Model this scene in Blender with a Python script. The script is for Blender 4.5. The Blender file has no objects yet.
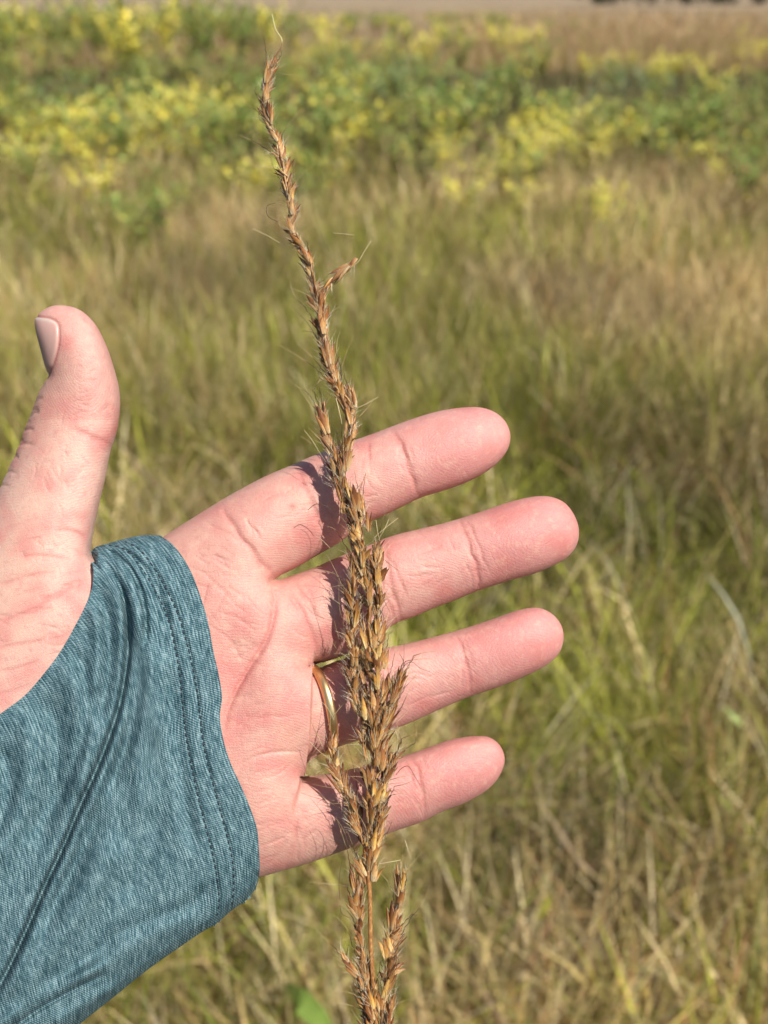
import bpy, math, random
import numpy as np
random.seed(7); rng = np.random.default_rng(11)
sc = bpy.context.scene
COL = sc.collection
R = math.radians

# ------------------------------------------------------------------ camera
FPX = 887.0                      # focal length in pixels of the 1024 px long side
PITCH = math.atan(516.0 / FPX)
CAMH = 1.5
cam_d = bpy.data.cameras.new('camera'); cam = bpy.data.objects.new('camera', cam_d); COL.objects.link(cam)
cam.location = (0, 0, CAMH); cam.rotation_euler = (math.pi/2 - PITCH, 0, 0)
cam_d.sensor_fit = 'VERTICAL'; cam_d.sensor_height = 24; cam_d.lens = 24 * FPX / 1024
cam_d.clip_start = 0.01; cam_d.clip_end = 6000
sc.camera = cam
D = 0.225                        # camera to the plane of the hand
PXM = FPX / D                    # pixels per metre there
cam_d.dof.use_dof = True; cam_d.dof.focus_distance = D - 0.009; cam_d.dof.aperture_fstop = 24*FPX/1024/2.6
FW = np.array([0, math.cos(PITCH), -math.sin(PITCH)])
UP = np.array([0, math.sin(PITCH), math.cos(PITCH)])
RT = np.array([1.0, 0, 0]); C0 = np.array([0, 0, CAMH])

def to_world(px, py, zc, zl):
    """image-plane position + centre-surface height zc and thickness height zl (both in px units, towards the lens)"""
    px, py, zc, zl = [np.asarray(a, float) for a in (px, py, zc, zl)]
    d = D - zc / PXM
    dd = d - zl / PXM; u = (px - 384) / FPX * dd; v = -(py - 512) / FPX * dd
    return C0 + dd[..., None]*FW + u[..., None]*RT + v[..., None]*UP

def ground_dist(py, h=0.0):
    a = PITCH + math.atan((py - 512) / FPX)
    return (CAMH - h) / math.tan(max(a, 1e-4))
def ground_x(px, py, y, h=0.0):
    depth = y*math.cos(PITCH) + (CAMH - h)*math.sin(PITCH)
    return (px - 384) / FPX * depth

# ------------------------------------------------------------------ helpers
def tag(o, label=None, cat=None, group=None, kind=None):
    if label: o['label'] = label
    if cat: o['category'] = cat
    if group: o['group'] = group
    if kind: o['kind'] = kind
    return o
def mesh_np(name, V, F, mat=None, smooth=True, mats=None, mi=None):
    V = np.asarray(V, np.float32); F = np.asarray(F, np.int32)
    me = bpy.data.meshes.new(name); k = F.shape[1]
    me.vertices.add(len(V)); me.vertices.foreach_set('co', V.ravel())
    me.loops.add(F.size); me.loops.foreach_set('vertex_index', F.ravel())
    me.polygons.add(len(F)); me.polygons.foreach_set('loop_start', np.arange(0, F.size, k, dtype=np.int32))
    me.polygons.foreach_set('loop_total', np.full(len(F), k, np.int32))
    if mats:
        for m in mats: me.materials.append(m)
        me.polygons.foreach_set('material_index', np.asarray(mi, np.int32))
    elif mat: me.materials.append(mat)
    me.polygons.foreach_set('use_smooth', np.full(len(F), smooth, bool))
    me.update(); return me
def link(name, me, parent=None):
    o = bpy.data.objects.new(name, me); COL.objects.link(o)
    if parent: o.parent = parent
    return o
def col_attr(me, name, C):
    a = me.attributes.new(name, 'FLOAT_COLOR', 'POINT')
    C = np.asarray(C, np.float32)
    if C.shape[1] == 3: C = np.hstack([C, np.ones((len(C), 1), np.float32)])
    a.data.foreach_set('color', C.ravel())
def f_attr(me, name, v):
    a = me.attributes.new(name, 'FLOAT', 'POINT'); a.data.foreach_set('value', np.asarray(v, np.float32))
def v_attr(me, name, v):
    a = me.attributes.new(name, 'FLOAT_VECTOR', 'POINT'); a.data.foreach_set('vector', np.asarray(v, np.float32).ravel())

def new_mat(name):
    m = bpy.data.materials.new(name); m.use_nodes = True
    nt = m.node_tree; b = nt.nodes['Principled BSDF']; return m, nt, b
class N:
    def __init__(s, nt): s.nt = nt
    def n(s, t, **k):
        x = s.nt.nodes.new(t)
        for a, v in k.items(): setattr(x, a, v)
        return x
    def l(s, a, b): s.nt.links.new(a, b)
    def math(s, op, a, b=None, c=None):
        x = s.n('ShaderNodeMath', operation=op)
        for i, v in enumerate((a, b, c)):
            if v is None: continue
            if isinstance(v, (int, float)): x.inputs[i].default_value = v
            else: s.l(v, x.inputs[i])
        return x.outputs[0]
    def noise(s, vec, scale, detail=3, rough=.5):
        x = s.n('ShaderNodeTexNoise'); x.inputs['Scale'].default_value = scale; x.inputs['Detail'].default_value = detail
        x.inputs['Roughness'].default_value = rough
        if vec is not None: s.l(vec, x.inputs['Vector'])
        return x.outputs['Fac']
    def mix(s, fac, a, b, blend='MIX'):
        x = s.n('ShaderNodeMix', data_type='RGBA', blend_type=blend)
        for i, v in ((0, fac), (6, a), (7, b)):
            if isinstance(v, (int, float)): x.inputs[i].default_value = v
            elif isinstance(v, tuple): x.inputs[i].default_value = (*v, 1)
            else: s.l(v, x.inputs[i])
        return x.outputs[2]
    def ramp(s, fac, stops):
        x = s.n('ShaderNodeValToRGB'); e = x.color_ramp.elements
        while len(e) < len(stops): e.new(.5)
        for el, (p, c) in zip(e, stops): el.position = p; el.color = (*c, 1) if len(c) == 3 else c
        s.l(fac, x.inputs[0]); return x.outputs[0]
    def attr(s, name): return s.n('ShaderNodeAttribute', attribute_name=name)
    def scale(s, vec, sx, sy, sz):
        x = s.n('ShaderNodeMapping'); x.inputs['Scale'].default_value = (sx, sy, sz); s.l(vec, x.inputs['Vector']); return x.outputs[0]
    def bump(s, h, dist, strength=1.0, normal=None):
        x = s.n('ShaderNodeBump'); x.inputs['Distance'].default_value = dist; x.inputs['Strength'].default_value = strength
        s.l(h, x.inputs['Height'])
        if normal is not None: s.l(normal, x.inputs['Normal'])
        return x.outputs[0]

# ------------------------------------------------------------------ world and sun
LT = np.array([.43, .46, .79]); LT /= np.linalg.norm(LT)          # towards the sun: right, up, back
LW = LT[0]*RT + LT[1]*UP - LT[2]*FW
sun_el = math.asin(LW[2]); sun_az = math.atan2(LW[0], LW[1])
w = bpy.data.worlds.new('World'); sc.world = w; w.use_nodes = True
nt = w.node_tree; sky = nt.nodes.new('ShaderNodeTexSky'); sky.sky_type = 'NISHITA'; sky.sun_disc = False
sky.sun_elevation = sun_el; sky.sun_rotation = sun_az
nt.links.new(sky.outputs[0], nt.nodes['Background'].inputs[0]); nt.nodes['Background'].inputs[1].default_value = 0.06
ld = bpy.data.lights.new('sun', 'SUN'); ld.energy = 4.6; ld.angle = R(.55); ld.color = (1, .945, .84)
lo = bpy.data.objects.new('sun', ld); COL.objects.link(lo)
from mathutils import Vector
lo.rotation_euler = Vector(LW).to_track_quat('Z', 'Y').to_euler(); lo.location = (2, -2, 6)
sc.view_settings.view_transform = 'Standard'; sc.view_settings.look = 'None'; sc.view_settings.exposure = 0.42; sc.view_settings.gamma = 1
sc.view_settings.use_curve_mapping = False

# ------------------------------------------------------------------ 2-D tools
def catmull(P, step=3.0, closed=True):
    P = np.asarray(P, float); n = len(P); out = []
    rngi = range(n) if closed else range(n-1)
    for i in rngi:
        if closed: p0, p1, p2, p3 = P[i-1], P[i], P[(i+1) % n], P[(i+2) % n]
        else: p0, p1, p2, p3 = P[max(i-1, 0)], P[i], P[i+1], P[min(i+2, n-1)]
        k = max(1, int(np.hypot(*(p2-p1)) / step)); t = np.arange(k)[:, None] / k
        a = np.hypot(*(p1-p0))**.5 + 1e-6; b = np.hypot(*(p2-p1))**.5 + 1e-6; c = np.hypot(*(p3-p2))**.5 + 1e-6
        m1 = (p2-p1) + b*((p1-p0)/a - (p2-p0)/(a+b)) if a > 1e-5 else p2-p1
        m2 = (p2-p1) + b*((p3-p2)/c - (p3-p1)/(b+c)) if c > 1e-5 else p2-p1
        out.append((2*t**3-3*t**2+1)*p1 + (t**3-2*t**2+t)*m1 + (-2*t**3+3*t**2)*p2 + (t**3-t**2)*m2)
    if not closed: out.append(P[-1:])
    return np.vstack(out)
def seg_dist(X, Y, P, closed=False):
    """distance to a polyline, side sign (+ = right of travel in image coords), parameter 0..1"""
    X = X.ravel().astype(np.float32); Y = Y.ravel().astype(np.float32)
    A = P if closed else P[:-1]; B = np.roll(P, -1, 0) if closed else P[1:]
    best = np.full(X.shape, 1e9, np.float32); side = np.zeros_like(best); par = np.zeros_like(best)
    L = np.hypot(*(B-A).T); cum = np.concatenate([[0], np.cumsum(L)]); tot = cum[-1]
    for i in range(len(A)):
        ax, ay = A[i]; dx, dy = B[i]-A[i]; l2 = dx*dx+dy*dy
        if l2 < 1e-9: continue
        t = np.clip(((X-ax)*dx + (Y-ay)*dy)/l2, 0, 1); ex = X-ax-t*dx; ey = Y-ay-t*dy
        d = ex*ex+ey*ey; m = d < best
        best[m] = d[m]; side[m] = (dx*ey-dy*ex)[m]; par[m] = (cum[i]+t*L[i])[m]/tot
    return np.sqrt(best), np.sign(side), par
def inside(X, Y, P):
    x = X.ravel(); y = Y.ravel(); c = np.zeros(x.shape, bool); n = len(P)
    for i in range(n):
        x1, y1 = P[i-1]; x2, y2 = P[i]
        if y1 == y2: continue
        c ^= ((y1 > y) != (y2 > y)) & (x < (x2-x1)*(y-y1)/(y2-y1)+x1)
    return c
def blur(A, s):
    r = int(3*s)+1; k = np.exp(-.5*(np.arange(-r, r+1)/s)**2); k /= k.sum()
    for ax in (0, 1):
        Ap = np.pad(A, [(r, r) if a == ax else (0, 0) for a in (0, 1)], mode='edge'); out = np.zeros_like(A)
        for j, kk in enumerate(k):
            out += kk*(Ap[j:j+A.shape[0]] if ax == 0 else Ap[:, j:j+A.shape[1]])
        A = out
    return A
def samp(A, x0, y0, h, X, Y):
    i = np.clip((np.asarray(X)-x0)/h, 0, A.shape[0]-1.001); j = np.clip((np.asarray(Y)-y0)/h, 0, A.shape[1]-1.001)
    a = i.astype(int); b = j.astype(int); u = i-a; v = j-b
    return (1-u)*(1-v)*A[a, b]+u*(1-v)*A[a+1, b]+(1-u)*v*A[a, b+1]+u*v*A[a+1, b+1]
def sstep(a, b, x):
    t = np.clip((x-a)/(b-a), 0, 1); return t*t*(3-2*t)
def inflate(polys, x0, y0, x1, y1, h, k, amp):
    """height-squared field: zero on the outline, dome inside, negative outside (smooth through the outline)"""
    xs = np.arange(x0, x1, h); ys = np.arange(y0, y1, h); X, Y = np.meshgrid(xs, ys, indexing='ij')
    d = None
    for P in polys:
        q = seg_dist(X, Y, P, True)[0]; ins = inside(X, Y, P); q = np.where(ins, q, -q).reshape(X.shape)
        d = q if d is None else np.maximum(d, q)
    # coarse solve then fine
    st = 3; dc = d[::st, ::st]; u = np.zeros_like(dc); hh = h*st
    def solve(u, m, hh, it):
        kk = 4+(hh*k)**2; f = hh*hh
        for _ in range(it):
            un = np.zeros_like(u)
            un[1:-1, 1:-1] = (u[2:, 1:-1]+u[:-2, 1:-1]+u[1:-1, 2:]+u[1:-1, :-2]+f)/kk
            u = un*m
        return u
    u = solve(u, dc > 0, hh, 420)
    u = samp(u, x0, y0, hh, X, Y); u = solve(u, d > 0, h, 260)*amp
    band = ((d > 3.5) & (d < 9)).astype(float); r = np.where(band > 0, u/np.maximum(d, 1), 0)
    num = blur(r*band, 5/h)+1e-6*blur(r*band, 14/h); den = blur(band, 5/h)+1e-6*blur(band, 14/h)
    rs = num/np.maximum(den, 1e-9); rs = np.where(den > 1e-7, rs, 60.0)
    wgt = sstep(2.5, 9, d)
    return (1-wgt)*rs*d + wgt*u, d

# ------------------------------------------------------------------ outlines (image-plane coordinates of the hand's plane)
HAND = [(92,534),(91,556),(108,566),(132,562),(150,546),(163,537),(183,524),(211,507),(238,491),(265,476.5),(293,464.5),(316,454.7),(353,441),(374,433.5),(394,425.7),(418,417.2),(441,411),(465,407.6),(482,407.8),(496,413),(506,422.5),(510.5,436),(507.6,449.4),(499,461.2),(486,471.4),(468.6,481),(445,490),(421,497.5),(401,507),(384,515),(369,521.5),(336,544.5),(316,556),(297,567),(279,575.5),(272,580.5),
(279,580.5),(293,575.8),(316,567),(336,558),(371,544.5),(391,536.4),(418,529.6),(441.6,523.9),(462,518),(485.6,510.3),(509,502.5),(533,497),(550,496.8),(564,502.5),(574,515),(578.7,529),(577,544),(568.5,556),(553,565.5),(533,573.6),(509,580.4),(489,587),(475,591.6),(455,600),(435,607.5),(413,617),(394,624.4),(379,636),(355,650),(332,659.8),(316,664),(308,667),
(316,668.5),(338,660.6),(383,648.6),(405,644.2),(440,635.3),(471,626.5),(498,617.6),(520,610),(538,607.9),(551,613.2),(560.8,624.3),(563.6,637.6),(559,653),(546.6,664.5),(524.5,676),(498,687),(471,696),(440,709),(414,721),(383,733),(338,747),(316,756),(302,768),(298.5,777),
(306,776.5),(321,775),(365,766),(400,757),(427,748.2),(449,740.3),(471,736.5),(489,737.2),(500,745.5),(504.8,759.3),(500,774.8),(489,788),(467,801.4),(440,812.4),(423,821.3),(396,830.5),(378,837),(338.5,852.3),(307.6,863.3),(277,872),(258,877.5),(238,884),(205,902),(150,932),(90,964),(20,1010),(-100,1100),(-300,1255),(-405,1240),(-425,1120),(-400,1040),(-300,950),(-200,865),(-150,790),(-110,715),(-78,650),(-50,592),(-24,540),(-2,492),(6,475),(12,461),(14,457),(19,444.5),(22,437),(23.5,430.5),(29,417),(33,407),(35,401),(41,387.4),(48.5,375),(45.5,366),(40,346),(35.5,328),(35.3,319),(42,311),(50,306.5),(60,305.2),(78,309),(94,323),(105.5,344.5),(113,366),(119,389),(120,409),(116.6,432),(110,453),(104.7,479),(97.7,507)]
HANDP = catmull(HAND, 4)
CUFF = [(160,535.5),(171,543),(182,556),(192,574),(201,598),(208,622),(213,650),(219,676),(222,698),(220,716),(224,742),(231,764),(242,788),(251,810),(257,829),(259,850),(259.5,872),(256,889)]
TOP = [(160,535.5),(147,535),(134,536.5),(120,540),(106,544),(94,548),(91.5,556),(93.5,570),(92,588),(86,604),(76,624),(60,652),(42,676),(24,696),(0,714),(-40,744),(-90,780),(-150,800),(-230,850),(-330,925),(-520,1080),(-700,1225)]
BOT = [(256,889),(246,900),(231,911),(216,924),(202,932),(180,947),(150,968),(115,996),(80,1024),(-20,1110),(-150,1215),(-330,1360),(-440,1450),(-520,1515)]
CUFFP, TOPP, BOTP = catmull(CUFF, 3, False), catmull(TOP, 3, False), catmull(BOT, 3, False)
SLP = np.vstack([CUFFP, BOTP[1:], TOPP[::-1][:-1]])

def g2(X, Y, cx, cy, ang, sl, sw):
    a = R(ang); u = (X-cx)*math.cos(a)+(Y-cy)*math.sin(a); v = -(X-cx)*math.sin(a)+(Y-cy)*math.cos(a)
    return np.exp(-.5*((u/sl)**2+(v/sw)**2))
def zc_fn(X, Y):
    """centre surface of the hand: thumb and finger tips lean towards the lens, the wrist comes nearer too"""
    z = 22*np.exp(-((np.maximum(0, 420-Y))/90-1.3)**2)*sstep(170, 90, X)
    z = z + 10*sstep(430, 600, X) - 7*sstep(255, 330, X)
    z = z + 90*sstep(60, -700, X)
    return z

# ------------------------------------------------------------------ hand surface
X0, Y0, X1, Y1, H = -430, 285, 600, 1275, 2.0
KI = 1/46.0
FH, DH = inflate([HANDP], X0, Y0, X1, Y1, H, KI, 1.95)
zmax = 68.0; HZ = 2.6
zs = np.arange(-zmax, zmax+.1, HZ)
G = FH[:, :, None].astype(np.float32) - (zs[None, None, :]**2).astype(np.float32)
G = np.maximum(G, -900.0)
S = G > 0
cnt = np.zeros([n-1 for n in G.shape], np.uint8)
for a in (0, 1):
    for b in (0, 1):
        for c in (0, 1): cnt += S[a:a+cnt.shape[0], b:b+cnt.shape[1], c:c+cnt.shape[2]]
act = np.argwhere((cnt > 0) & (cnt < 8)); idx = np.full(cnt.shape, -1, np.int32); idx[tuple(act.T)] = np.arange(len(act))
acc = np.zeros((len(act), 3)); nn = np.zeros(len(act))
cor = [(a, b, c) for a in (0, 1) for b in (0, 1) for c in (0, 1)]
for ia, ca in enumerate(cor):
    for cb in cor[ia+1:]:
        if sum(abs(p-q) for p, q in zip(ca, cb)) != 1: continue
        ga = G[tuple((act+ca).T)]; gb = G[tuple((act+cb).T)]; m = (ga > 0) != (gb > 0)
        t = np.where(m, ga/np.where(m, ga-gb, 1), 0)[:, None]
        acc += m[:, None]*(np.array(ca)+t*(np.array(cb)-np.array(ca))); nn += m
V = act + acc/nn[:, None]
quads = []
for ax in range(3):
    sl0 = [slice(None)]*3; sl1 = [slice(None)]*3; sl0[ax] = slice(0, -1); sl1[ax] = slice(1, None)
    a0 = S[tuple(sl0)]; e = np.argwhere(a0 != S[tuple(sl1)])
    o1, o2 = [(1, 2), (2, 0), (0, 1)][ax]
    e = e[(e[:, o1] > 0) & (e[:, o2] > 0) & (e[:, o1] < G.shape[o1]-1) & (e[:, o2] < G.shape[o2]-1)]
    d1 = np.zeros(3, int); d1[o1] = 1; d2 = np.zeros(3, int); d2[o2] = 1
    q = np.stack([idx[tuple((e-d1-d2).T)], idx[tuple((e-d2).T)], idx[tuple(e.T)], idx[tuple((e-d1).T)]], 1)
    flip = ~a0[tuple(e.T)]; q[flip] = q[flip][:, ::-1]; quads.append(q)
Q = np.vstack(quads); del G, S, cnt, idx
P3 = np.column_stack([X0+V[:, 0]*H, Y0+V[:, 1]*H, -zmax+V[:, 2]*HZ])
gx, gy = np.gradient(FH, H)
for _ in range(3):          # pull the vertices exactly onto the surface
    f = samp(FH, X0, Y0, H, P3[:, 0], P3[:, 1]) - P3[:, 2]**2
    g = np.column_stack([samp(gx, X0, Y0, H, P3[:, 0], P3[:, 1]), samp(gy, X0, Y0, H, P3[:, 0], P3[:, 1]), -2*P3[:, 2]])
    P3 -= np.clip(f/np.maximum((g**2).sum(1), 20), -.2, .2)[:, None]*g
# image y points down, z towards lens: (x,y,z) here is left-handed, faces come out right after the mapping below
tmp = link('tmp', mesh_np('tmp', P3*[1, 1, 1], Q))
md = tmp.modifiers.new('s', 'SUBSURF'); md.levels = 1; md.render_levels = 1
dg = bpy.context.evaluated_depsgraph_get(); ev = tmp.evaluated_get(dg); em = ev.to_mesh()
n = len(em.vertices); P3 = np.empty(n*3, np.float32); em.vertices.foreach_get('co', P3); P3 = P3.reshape(-1, 3).astype(float)
nf = len(em.polygons); Q = np.empty(nf*4, np.int32); em.loops.foreach_get('vertex_index', Q); Q = Q.reshape(-1, 4)
ev.to_mesh_clear(); bpy.data.objects.remove(tmp)
x, y, z = P3.T

disp = np.zeros(n)               # px, along the local normal towards the lens side
red = np.zeros(n); pale = np.zeros(n); dark = np.zeros(n)
front = sstep(-8, 6, z)
def crease(pts, wd, depth, r=0., p=0., side_r=2.2, taper=True):
    global disp
    P = catmull(pts, 4, False); mnx, mny = P.min(0)-wd*5; mxx, mxy = P.max(0)+wd*5
    m = np.where((x > mnx) & (x < mxx) & (y > mny) & (y < mxy) & (z > -6))[0]
    if not len(m): return
    wob = .8*np.sin(x[m]*.21+y[m]*.13)+.5*np.sin(y[m]*.37-x[m]*.19)
    d, s, t = seg_dist(x[m]+wob*.5, y[m]-wob*.5, P)
    tp = np.clip(np.minimum(t, 1-t)*5, 0, 1)**.7 if taper else 1
    g = np.exp(-.5*(d/wd)**2)*tp
    disp[m] -= depth*.52*g + depth*.22*np.exp(-.5*(d/(wd*2.6))**2)*tp
    red[m] += (1.35*r+.14*depth)*np.exp(-.5*(d/(wd*side_r*.62))**2)*tp + .35*r*np.exp(-.5*(d/(wd*side_r*1.7))**2)*tp; pale[m] += p*np.exp(-.5*(d/(wd*1.3))**2)*tp
# pads and hollows
def pad(cx, cy, ang, sl, sw, h):
    global disp
    disp += h*g2(x, y, cx, cy, ang, sl, sw)*front
pad(455,447,-17,30,24,2.2); pad(350,485,-24,34,26,2.5); pad(245,535,-30,26,24,4)
pad(525,537,-17,32,24,2.4); pad(432,565,-18,30,24,1.5); pad(335,608,-20,30,22,2.0)
pad(512,648,-17,30,23,2.2); pad(425,680,-17,30,22,1.2)
pad(455,775,-20,28,22,2.0); pad(360,810,-20,36,24,2.0)
pad(85,370,80,34,20,2.0); pad(30,560,110,70,34,5)
pad(250,610,60,26,24,5); pad(285,705,80,32,20,4); pad(268,800,90,38,20,4)
pad(235,680,100,60,18,-5)
inner = (x < 250) & (y > 530); ind = np.zeros(n); qd = seg_dist(x[inner], y[inner], SLP[::3], True)[0]
ind[inner] = np.where(inside(x[inner], y[inner], SLP[::3]), sstep(8, 18, qd), 0); disp -= 13*ind*sstep(4, 26, z)
# palm edge standing in front of the ring finger and little finger roots
EDGE = catmull([(318,640),(312,665),(311,700),(308,738),(301,768),(298,790),(290,818)], 4, False)
d, s, t = seg_dist(x, y, EDGE)
near = (x > 200) & (x < 380) & (y > 640) & (y < 830) & (z > 0)
sd = d*s                         # + = left of the edge when travelling down
lev = 9*np.clip(np.minimum(t*5, (1-t)*3.2), 0, 1)*sstep(640, 668, y)*sstep(828, 800, y)*sstep(200, 250, x)
disp += np.where(near, lev*(sstep(-2.5, 3.5, sd)*np.exp(-np.maximum(sd, 0)/26) - .55*sstep(2.5, -3, sd)*np.exp(-np.maximum(-sd, 0)/14)), 0)
red += np.where(near, .5*np.exp(-.5*((sd+2.5)/2.5)**2)*np.clip(t*5, 0, 1)*np.clip((1-t)*4, 0, 1), 0)
# index finger base roll over the web
EDG2 = catmull([(228,516),(240,532),(256,553),(268,570),(276,578)], 4, False)
crease([(222,508),(234,528),(250,549),(265,568),(275,577)], 2.2, 3.2, .45)
crease([(204,524),(222,531),(244,545)], 1.5, .9, .15)
crease([(196,548),(215,548),(236,556)], 1.6, .6, .1)
# finger creases
crease([(389,430),(395,436),(403,452),(410,474),(419,497)], 1.7, 1.9, .6)
crease([(393,428),(400,440),(409,460),(415,478)], 1.1, .8, .3)
crease([(296,466),(304,486),(316,514),(330,545)], 2.2, 1.8, .3); crease([(306,460),(316,488),(330,516),(342,538)], 1.6, 1.4, .2)
crease([(459,519),(464,531),(470,548),(476,566),(479,588)], 1.7, 2.0, .6); crease([(466,520),(473,534),(480,548),(484,566)], 1.1, 1.0, .3)
crease([(384,541),(388,570),(394,597),(403,623)], 1.9, 1.8, .35); crease([(376,560),(382,585),(390,607),(396,622)], 1.3, 1.3, .3); crease([(392,560),(400,580),(408,600)], 1.1, .8, .2)
crease([(262,642),(248,652),(232,660)], 1.1, 1.0, .2); crease([(286,588),(296,603),(305,619),(312,636),(317,656)], 2.0, 2.4, .45); crease([(295,583),(305,600),(314,618)], 1.2, 1.2, .3); crease([(302,578),(312,600),(320,622)], 1.1, .8, .2)
crease([(455,636),(461,647),(467,664),(469,680),(470,694)], 1.6, 1.7, .5); crease([(463,640),(471,655),(474,670)], 1.0, .6, .2)
crease([(372,652),(378,675),(384,700),(388,728)], 1.8, 1.5, .3); crease([(381,650),(387,675),(393,700)], 1.2, .9, .2)
crease([(409,757),(417,769),(421,782),(423,800),(425,819)], 1.5, 1.5, .5); crease([(404,762),(411,776),(415,790)], 1.1, .9, .4)
crease([(352,772),(358,795),(364,815),(366,838)], 1.6, 1.3, .3)
crease([(294,790),(296,820),(292,850),(284,868)], 1.8, 1.6, .3); crease([(304,800),(306,830),(302,856)], 1.2, .7, .12)
# palm lines
crease([(273,584),(274,606),(271,627),(262,650),(250,668),(238,688),(228,712),(222,736)], 2.2, 3.6, .75)
crease([(266,640),(252,664),(240,686),(232,700)], 1.3, 1.0, .2)
crease([(206,624),(217,610),(226,592),(232,580)], 1.1, .5, .35); crease([(203,606),(206,592),(209,578)], 1.0, .7, .3)
crease([(215,612),(228,614),(242,621),(258,632)], 1.0, .6, .08, .15); crease([(206,622),(220,632),(234,645),(242,662)], 1.2, .6, .12)
crease([(196,592),(212,583),(226,573),(240,568)], 1.1, .7, .1); crease([(188,566),(204,574),(220,588),(236,604)], 1.2, .8, .12)
crease([(232,729),(242,724),(252,714),(264,703),(280,694)], 1.0, .8, .0, .5); crease([(232,740),(243,734)], .9, .5, .0, .3)
crease([(237,774),(241,766),(252,758),(262,754),(276,752),(300,748)], 1.1, 1.6, .2, .8)
crease([(234,786),(244,775),(252,768)], .9, .6, 0, .3); crease([(258,780),(272,776),(284,769)], .9, .6, 0, .3)
crease([(258,846),(270,842),(284,838)], 1.0, .6, .1); crease([(264,866),(276,856),(287,840)], 1.2, .7, .1)
crease([(296,588),(306,598),(314,610),(316,622)], 1.1, .9, .3)
for a, b in (((248,806),(282,800)), ((252,826),(288,820)), ((226,706),(262,690)), ((240,660),(268,668)), ((190,552),(232,568))):
    crease([a, ((a[0]+b[0])/2, (a[1]+b[1])/2-2), b], .9, .45, .03, .1)
# cut and two small marks on the index finger
crease([(369,443),(369,452),(369,461)], 1.2, .9, 1.9, 0, 1.2); crease([(369,458),(370,468),(371,478)], .8, .5, .5, .5, 1.6)
red += 1.5*g2(x, y, 292.5, 506.5, 0, 2.6, 2.1)*front + 1.1*g2(x, y, 301, 485, 0, 2.6, 1.9)*front
dark += .5*g2(x, y, 292.5, 506.5, 0, 2, 1.6)*front + .35*g2(x, y, 301, 485, 0, 2.4, 1.7)*front
# thumb
crease([(72,427),(80,432),(92,437),(102,441),(112,450)], 1.8, 1.3, .5); crease([(90,437),(100,444),(106,455)], 1.3, .8, .2); red += .5*g2(x, y, 83, 433, 22, 9, 4)*front
crease([(52,532),(66,529),(78,533),(86,539)], 1.4, .8, .9, 0, 1.6); crease([(18,557),(34,556),(52,556),(70,561)], 1.3, .8, .75, 0, 1.5)
crease([(-5,585),(18,580),(38,574),(56,573)], 1.2, .8, .6); crease([(38,599),(54,597),(68,588),(80,580)], 2.2, 1.1, 1.0, 0, 1.5); crease([(60,588),(72,585),(83,587)], 1.6, .6, .6)
crease([(-5,624),(14,617),(34,610),(54,607)], 1.3, .8, .7); crease([(32,612),(42,604),(50,600)], 1.2, .6, .6)
crease([(-5,649),(20,644),(46,640)], 1.1, .7, .6); crease([(46,640),(62,636),(72,630)], 1., .5, .4); crease([(-5,671),(16,668),(40,661)], 1.1, .7, .6)
crease([(-5,695),(14,691),(32,683)], 1.1, .6, .45); crease([(-5,535),(20,525),(44,516)], 1.2, .7, .15); crease([(10,548),(30,540),(50,534)], 1., .5, .3)
crease([(10,600),(26,592),(44,588)], .9, .4, .3); crease([(62,545),(76,552),(88,556)], .9, .4, .2)
for ax, ay, L, ang, dep_ in [(19,433,17,-16,3.6),(13,447,24,-10,3.0),(28,417,13,-26,3.4),(7,461,14,-20,2.4),(23,426,9,-34,2.6),(34,403,11,-34,2.2),(2,474,18,-6,2.2),(41,388,8,-44,1.6),(-4,488,16,-12,2.0),(16,440,8,12,2.2),(31,410,7,8,1.8),(10,454,9,14,1.8)]:
    a = R(ang); pts = [(ax-7, ay+3), (ax, ay), (ax+L*.5*math.cos(a), ay+L*.5*math.sin(a)-1.5), (ax+L*math.cos(a), ay+L*math.sin(a)+1.5)]
    crease(pts, 1.25, dep_*.75, -.3)
# fine lines: across the joints, along the segments, criss-cross on the palm
rr_ = random.Random(4)
for cx_, cy_, an_, sa_, sb_, nn_, len_ in [(402,462,72,9,18,9,20),(360,480,72,12,14,7,16),(345,500,-24,26,16,12,24),(300,500,-30,22,18,12,20),(255,530,60,12,16,8,18),(470,550,75,9,18,9,20),(430,570,-18,24,16,14,26),(393,590,72,9,20,9,22),(305,610,62,12,16,9,20),(463,665,75,8,18,8,18),(420,685,-18,26,14,12,26),(385,695,74,8,18,8,20),(417,790,72,8,18,8,18),(380,805,-20,22,14,10,22),(300,825,80,10,22,10,20),(325,825,-22,16,18,9,18),
   (225,600,35,22,30,12,24),(245,650,-55,24,30,14,24),(270,720,-30,22,34,12,22),(255,790,-25,20,32,12,22),(265,840,-18,18,20,8,18),(215,560,25,22,14,8,20),(85,400,-20,18,26,10,14),(60,480,85,22,30,12,18),(40,590,-8,34,46,20,26),(60,640,-20,30,30,10,22),(50,540,80,20,18,8,16)]:
    for _ in range(nn_):
        px0 = rr_.gauss(cx_, sa_*.7); py0 = rr_.gauss(cy_, sb_*.7); a = R(an_+rr_.gauss(0, 16)); L = len_*rr_.uniform(.5, 1.2); bo = rr_.uniform(-2.5, 2.5)
        ca, sa = math.cos(a), math.sin(a)
        crease([(px0-ca*L/2, py0-sa*L/2), (px0-sa*bo, py0+ca*bo), (px0+ca*L/2, py0+sa*L/2)], rr_.uniform(.55, .95), rr_.uniform(.35, .8), rr_.uniform(0, .14), rr_.choice((0, 0, .12, .22)))
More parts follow.
